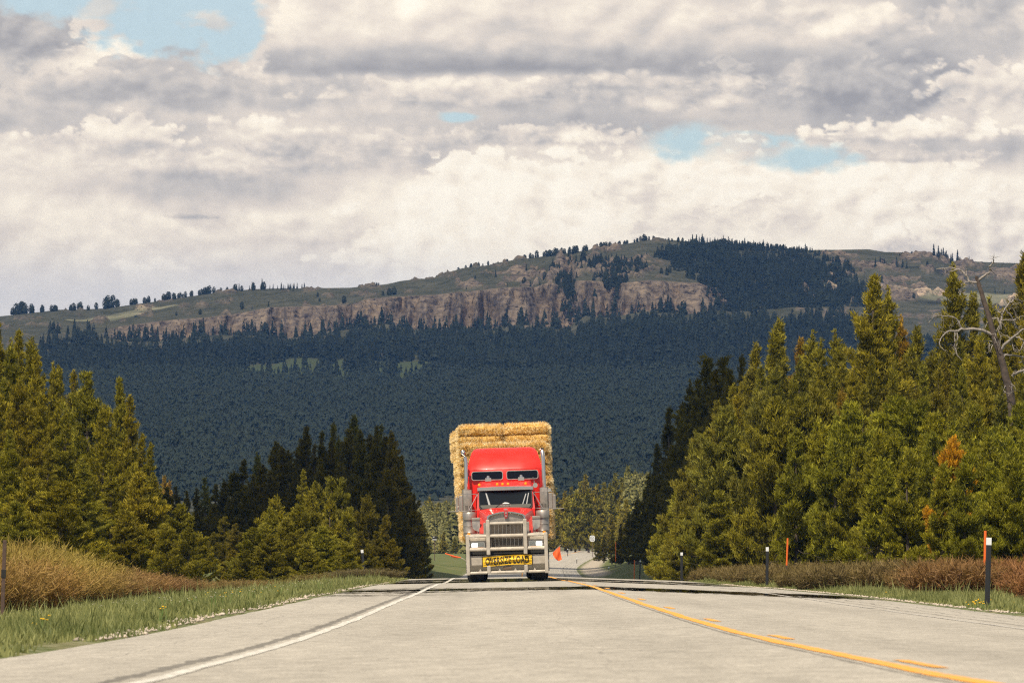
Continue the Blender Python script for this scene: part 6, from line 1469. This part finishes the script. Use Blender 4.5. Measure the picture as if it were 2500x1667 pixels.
    SV = np.stack([b - sd * w_, b + sd * w_, b + d * L_ + sd * w_ * .5, b + d * L_ - sd * w_ * .5], 1).reshape(-1, 3)
    base = fbm(p[:, 0] * 5 + seed, p[:, 2] * 9 + p[:, 1] * 4, 3, seed + 2)
    rs_ = np.clip(g.random(nstraw) * .55 + (base - .35) * .9 - .45 * pn + .12, 0, 1); rs_ = np.stack([rs_ * .75, rs_ * .75, rs_ + .15, rs_ + .15], 1).ravel()  # loose straws in the grooves darkened the same way, as shade
    Fs = np.arange(nstraw)[:, None] * 4 + np.array([[0, 1, 2, 3]]) + len(Vd)
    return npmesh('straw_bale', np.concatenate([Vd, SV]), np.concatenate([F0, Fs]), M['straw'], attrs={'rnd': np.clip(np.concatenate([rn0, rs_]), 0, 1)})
bl = [bale_proto(600 + k, 1.40, 2.42, .905, 12000, 3) for k in range(3)]; bt = [bale_proto(620 + k, 2.80, 1.25, 1.0, 20000, 3) for k in range(2)]
bls = []
LV = ['bottom', 'second', 'third', 'fourth']
def put(me, x, y, z, lab, tw=0.0, tilt=0.0):
    o = link('straw_bale', me); R0 = Matrix.Rotation(-TROLL, 4, 'Y'); p = R0 @ Vector((x, y, z)); o.location = Vector((TX, TY, tz0)) + p
    o.rotation_euler = (tilt, -TROLL, tw); c = hg.uniform(.9, 1.08); o.color = (c, c * .98, c * .93, 1)
    tag(o, lab, 'straw bale', 'straw bales stacked on the trailer'); return o
y0 = 8.95
for k in range(3): put(bt[k % 2], .0 + (.0, .02, -.01)[k], y0, 1.29 + k * 1.01, f'wide straw bale lying crosswise right behind the cab, {("lowest", "middle", "topmost")[k]} of three', .01)
ROWN = ['first', 'second', 'third', 'fourth', 'fifth']
for r_ in range(5):
    yy = y0 + .66 + 1.25 + r_ * 2.46; ox = YAW * (yy - 8.2) - .0
    for l_ in range(4):
        for sx in (-1, 1):
            z = 1.29 + l_ * .912; ox = YAW * (yy - 8.2) - .012 * r_ * (l_ - 1)
            jx = hg.uniform(-.03, .03) + (-.10 if sx < 0 and l_ > 0 and r_ > 1 else 0) + (-.06 if (l_ == 3 and r_ > 2 and sx < 0) else 0)
            sink = -.05 if (l_ == 3 and sx < 0 and r_ > 0) else 0
            put(bl[int(hg.integers(3))], ox + sx * .752 + jx, yy, z + sink * 1, f'straw bale, {LV[l_]} layer, {"left" if sx < 0 else "right"} side, {ROWN[r_]} row behind the crosswise bales', hg.uniform(-.02, .02))

# ------------------------------------------------------------------ posts, stakes, signs
def post(px, ytop, ybase, s, tilt=0.0, lab='', w_=.05, deep=0.0):
    w_ *= .86
    X, Y = (px - CX) / s, F / s; g = gz(X, Y); H = (HY - ytop) / s - g
    o = empty('delineator_post', (X, Y, g)); o.rotation_euler = (0, tilt, 0)
    MB().box(-w_, w_, -.012, .012, -.15, H - .13, .004).box(-w_ * .5, w_ * .5, -.02, -.012, .02, H - .4).build('post', M['postblack'], o)
    MB().box(-w_ * 1.05, w_ * 1.05, -.018, .014, H - .13, H, .004).build('reflector', M['postwhite'], o)
    tag(o, lab, 'roadside post', 'black roadside posts with white tops'); return o
post(2409, 1312, 1480, 139, .028, 'black post with white top, nearest one in the yellow flowers on the right', .052)
post(1872, 1335, 1428, 78, .01, 'black post with white top, in brush below the right bank', .052)
post(1664, 1348, 1415, 56, 0, 'black post with white top, farthest one before the right crest', .06)
post(1561, 1367, 1408, 34, .03, 'thin black post beside the orange stake on the far green slope', .05)
post(1486, 1383, 1408, 24, 0, 'short black post at the foot of the far green slope', .07)
post(1445, 1390, 1403, 21, .0, 'small pale post on the gravel turnout', .05)
post(1408, 1362, 1392, 19, .0, 'faint post in the tuft between road and turnout', .05)
post(1386, 1339, 1362, 15.5, .0, 'farthest faint post at the top of the road', .07)
post(892, 1341, 1412, 59, -.10, 'leaning black post with white top, left of the shaded grass slope', .06)
post(1036, 1378, 1409, 27, -.05, 'left one of three short posts on the far left slope', .06)
post(1066, 1391, 1405, 24, .0, 'middle one of three short posts, barely over the crest', .06)
post(1090, 1380, 1402, 22, .0, 'right one of three short posts beside the far road', .05)
post(1111, 1362, 1375, 17, .0, 'dim distant post behind the orange furled flag', .05)
def stake(px, ytop, s, frac, lab, tilt=.03):
    X, Y = (px - CX) / s, F / s; g = gz(X, Y); H = (HY - ytop) / s - g
    o = empty('marker_stake', (X, Y, g)); o.rotation_euler = (0, tilt, 0)
    zb = H * (1 - frac)
    MB().tube([(0, 0, -.1), (0, 0, zb)], .028, 8).build('pole', M['steelpost'], o); MB().tube([(0, 0, zb), (0, 0, H)], .034, 8).build('orange_sleeve', M['stake'], o)
    tag(o, lab, 'marker stake', 'orange snow stakes by the road')
stake(2402, 1295, 105, .62, 'tall orange stake behind the nearest black post', .02)
stake(1918, 1313, 70, .55, 'slim orange stake right of the second black post', .04)
stake(1627, 1360, 50, .62, 'orange stake left of the third black post')
stake(1548, 1366, 32, .95, 'orange stake on the far green slope beside a thin post', .01)
stake(1503, 1322, 24, .75, 'faint orange stake against the shaded far trees', .0)
def rusty():
    s = 132.0; X, Y = (6 - CX) / s, F / s; g = gz(X, Y); o = empty('steel_post', (X, Y, g)); o.rotation_euler = (0, .03, 0)
    MB().box(-.035, .035, -.02, .02, -.1, (HY - 1318) / s - g, .008).build('post', M['steelpost'], o); MB().box(-.045, .045, -.03, -.02, .9, 1.05, .004).build('bracket', M['dark'], o)
    tag(o, 'rusted brown post standing before the willows at the left edge', 'steel post')
rusty()
def sign(px, py, w_, h_, s, front, lab, shape='rect'):
    X, Y = (px - CX) / s, F / s; g = gz(X, Y); zc_ = (HY - py) / s - g
    o = empty('road_sign', (X, Y, g)); MB().box(-.04, .04, .02, .08, -.2, zc_ + h_ * .4, .005).build('post', M['steelpost'], o)
    ol = rrect(-w_ / 2, w_ / 2, zc_ - h_ / 2, zc_ + h_ / 2, min(w_, h_) * (.2 if shape == 'rect' else .38)); pl = MB().prism(ol, -.01, .015).build('panel', front, o)
    tag(o, lab, 'road sign'); return pl, zc_
pl, z_ = sign(1446, 1314, .82, .95, 15.5, M['postwhite'], 'small white rounded route marker beside the far road', 'round')
mb = MB(); ring_frame(mb, rrect(-.30, .30, z_ - .34, z_ + .34, .24), rrect(-.24, .24, z_ - .28, z_ + .28, .2), -.02, -.012); mb.box(-.12, -.05, -.02, -.012, z_ - .14, z_ + .14); mb.box(.04, .12, -.02, -.012, z_ - .14, z_ + .14); mb.build('marking', M['ink'], pl)
pl, z_ = sign(1061, 1313, .62, .52, 19, M['ink'], 'small dark sign facing sideways among far pines left of the truck')
MB().box(-.26, .26, -.02, -.012, z_ - .24, z_ - .15).box(-.22, .0, -.02, -.012, z_ + .12, z_ + .19).build('marking', M['postwhite'], pl)
# ------------------------------------------------------------------ the air between here and the hills
def haze():
    x, y0, y1, z0, z1 = 3200, -120, 7200, -4.5, 330
    V = [(-x, y0, z0), (x, y0, z0), (x, y1, z0), (-x, y1, z0), (-x, y0, z1), (x, y0, z1), (x, y1, z1), (-x, y1, z1)]
    Fc = [[0, 3, 2, 1], [4, 5, 6, 7], [0, 1, 5, 4], [1, 2, 6, 5], [2, 3, 7, 6], [3, 0, 4, 7]]
    m = bpy.data.materials.new('air'); m.use_nodes = True; n = m.node_tree.nodes; l = m.node_tree.links
    n.remove(n['Principled BSDF']); v = n.new('ShaderNodeVolumePrincipled')
    v.inputs['Color'].default_value = (0.17, 0.43, 1.0, 1); v.inputs['Density'].default_value = 4.8e-5
    v.inputs['Anisotropy'].default_value = 0.0
    l.new(v.outputs[0], n['Material Output'].inputs['Volume'])
    tag(link('haze', npmesh('haze', V, np.array(Fc), m)), 'thin blue air between the road and the far hill', 'haze', kind='stuff')
haze()
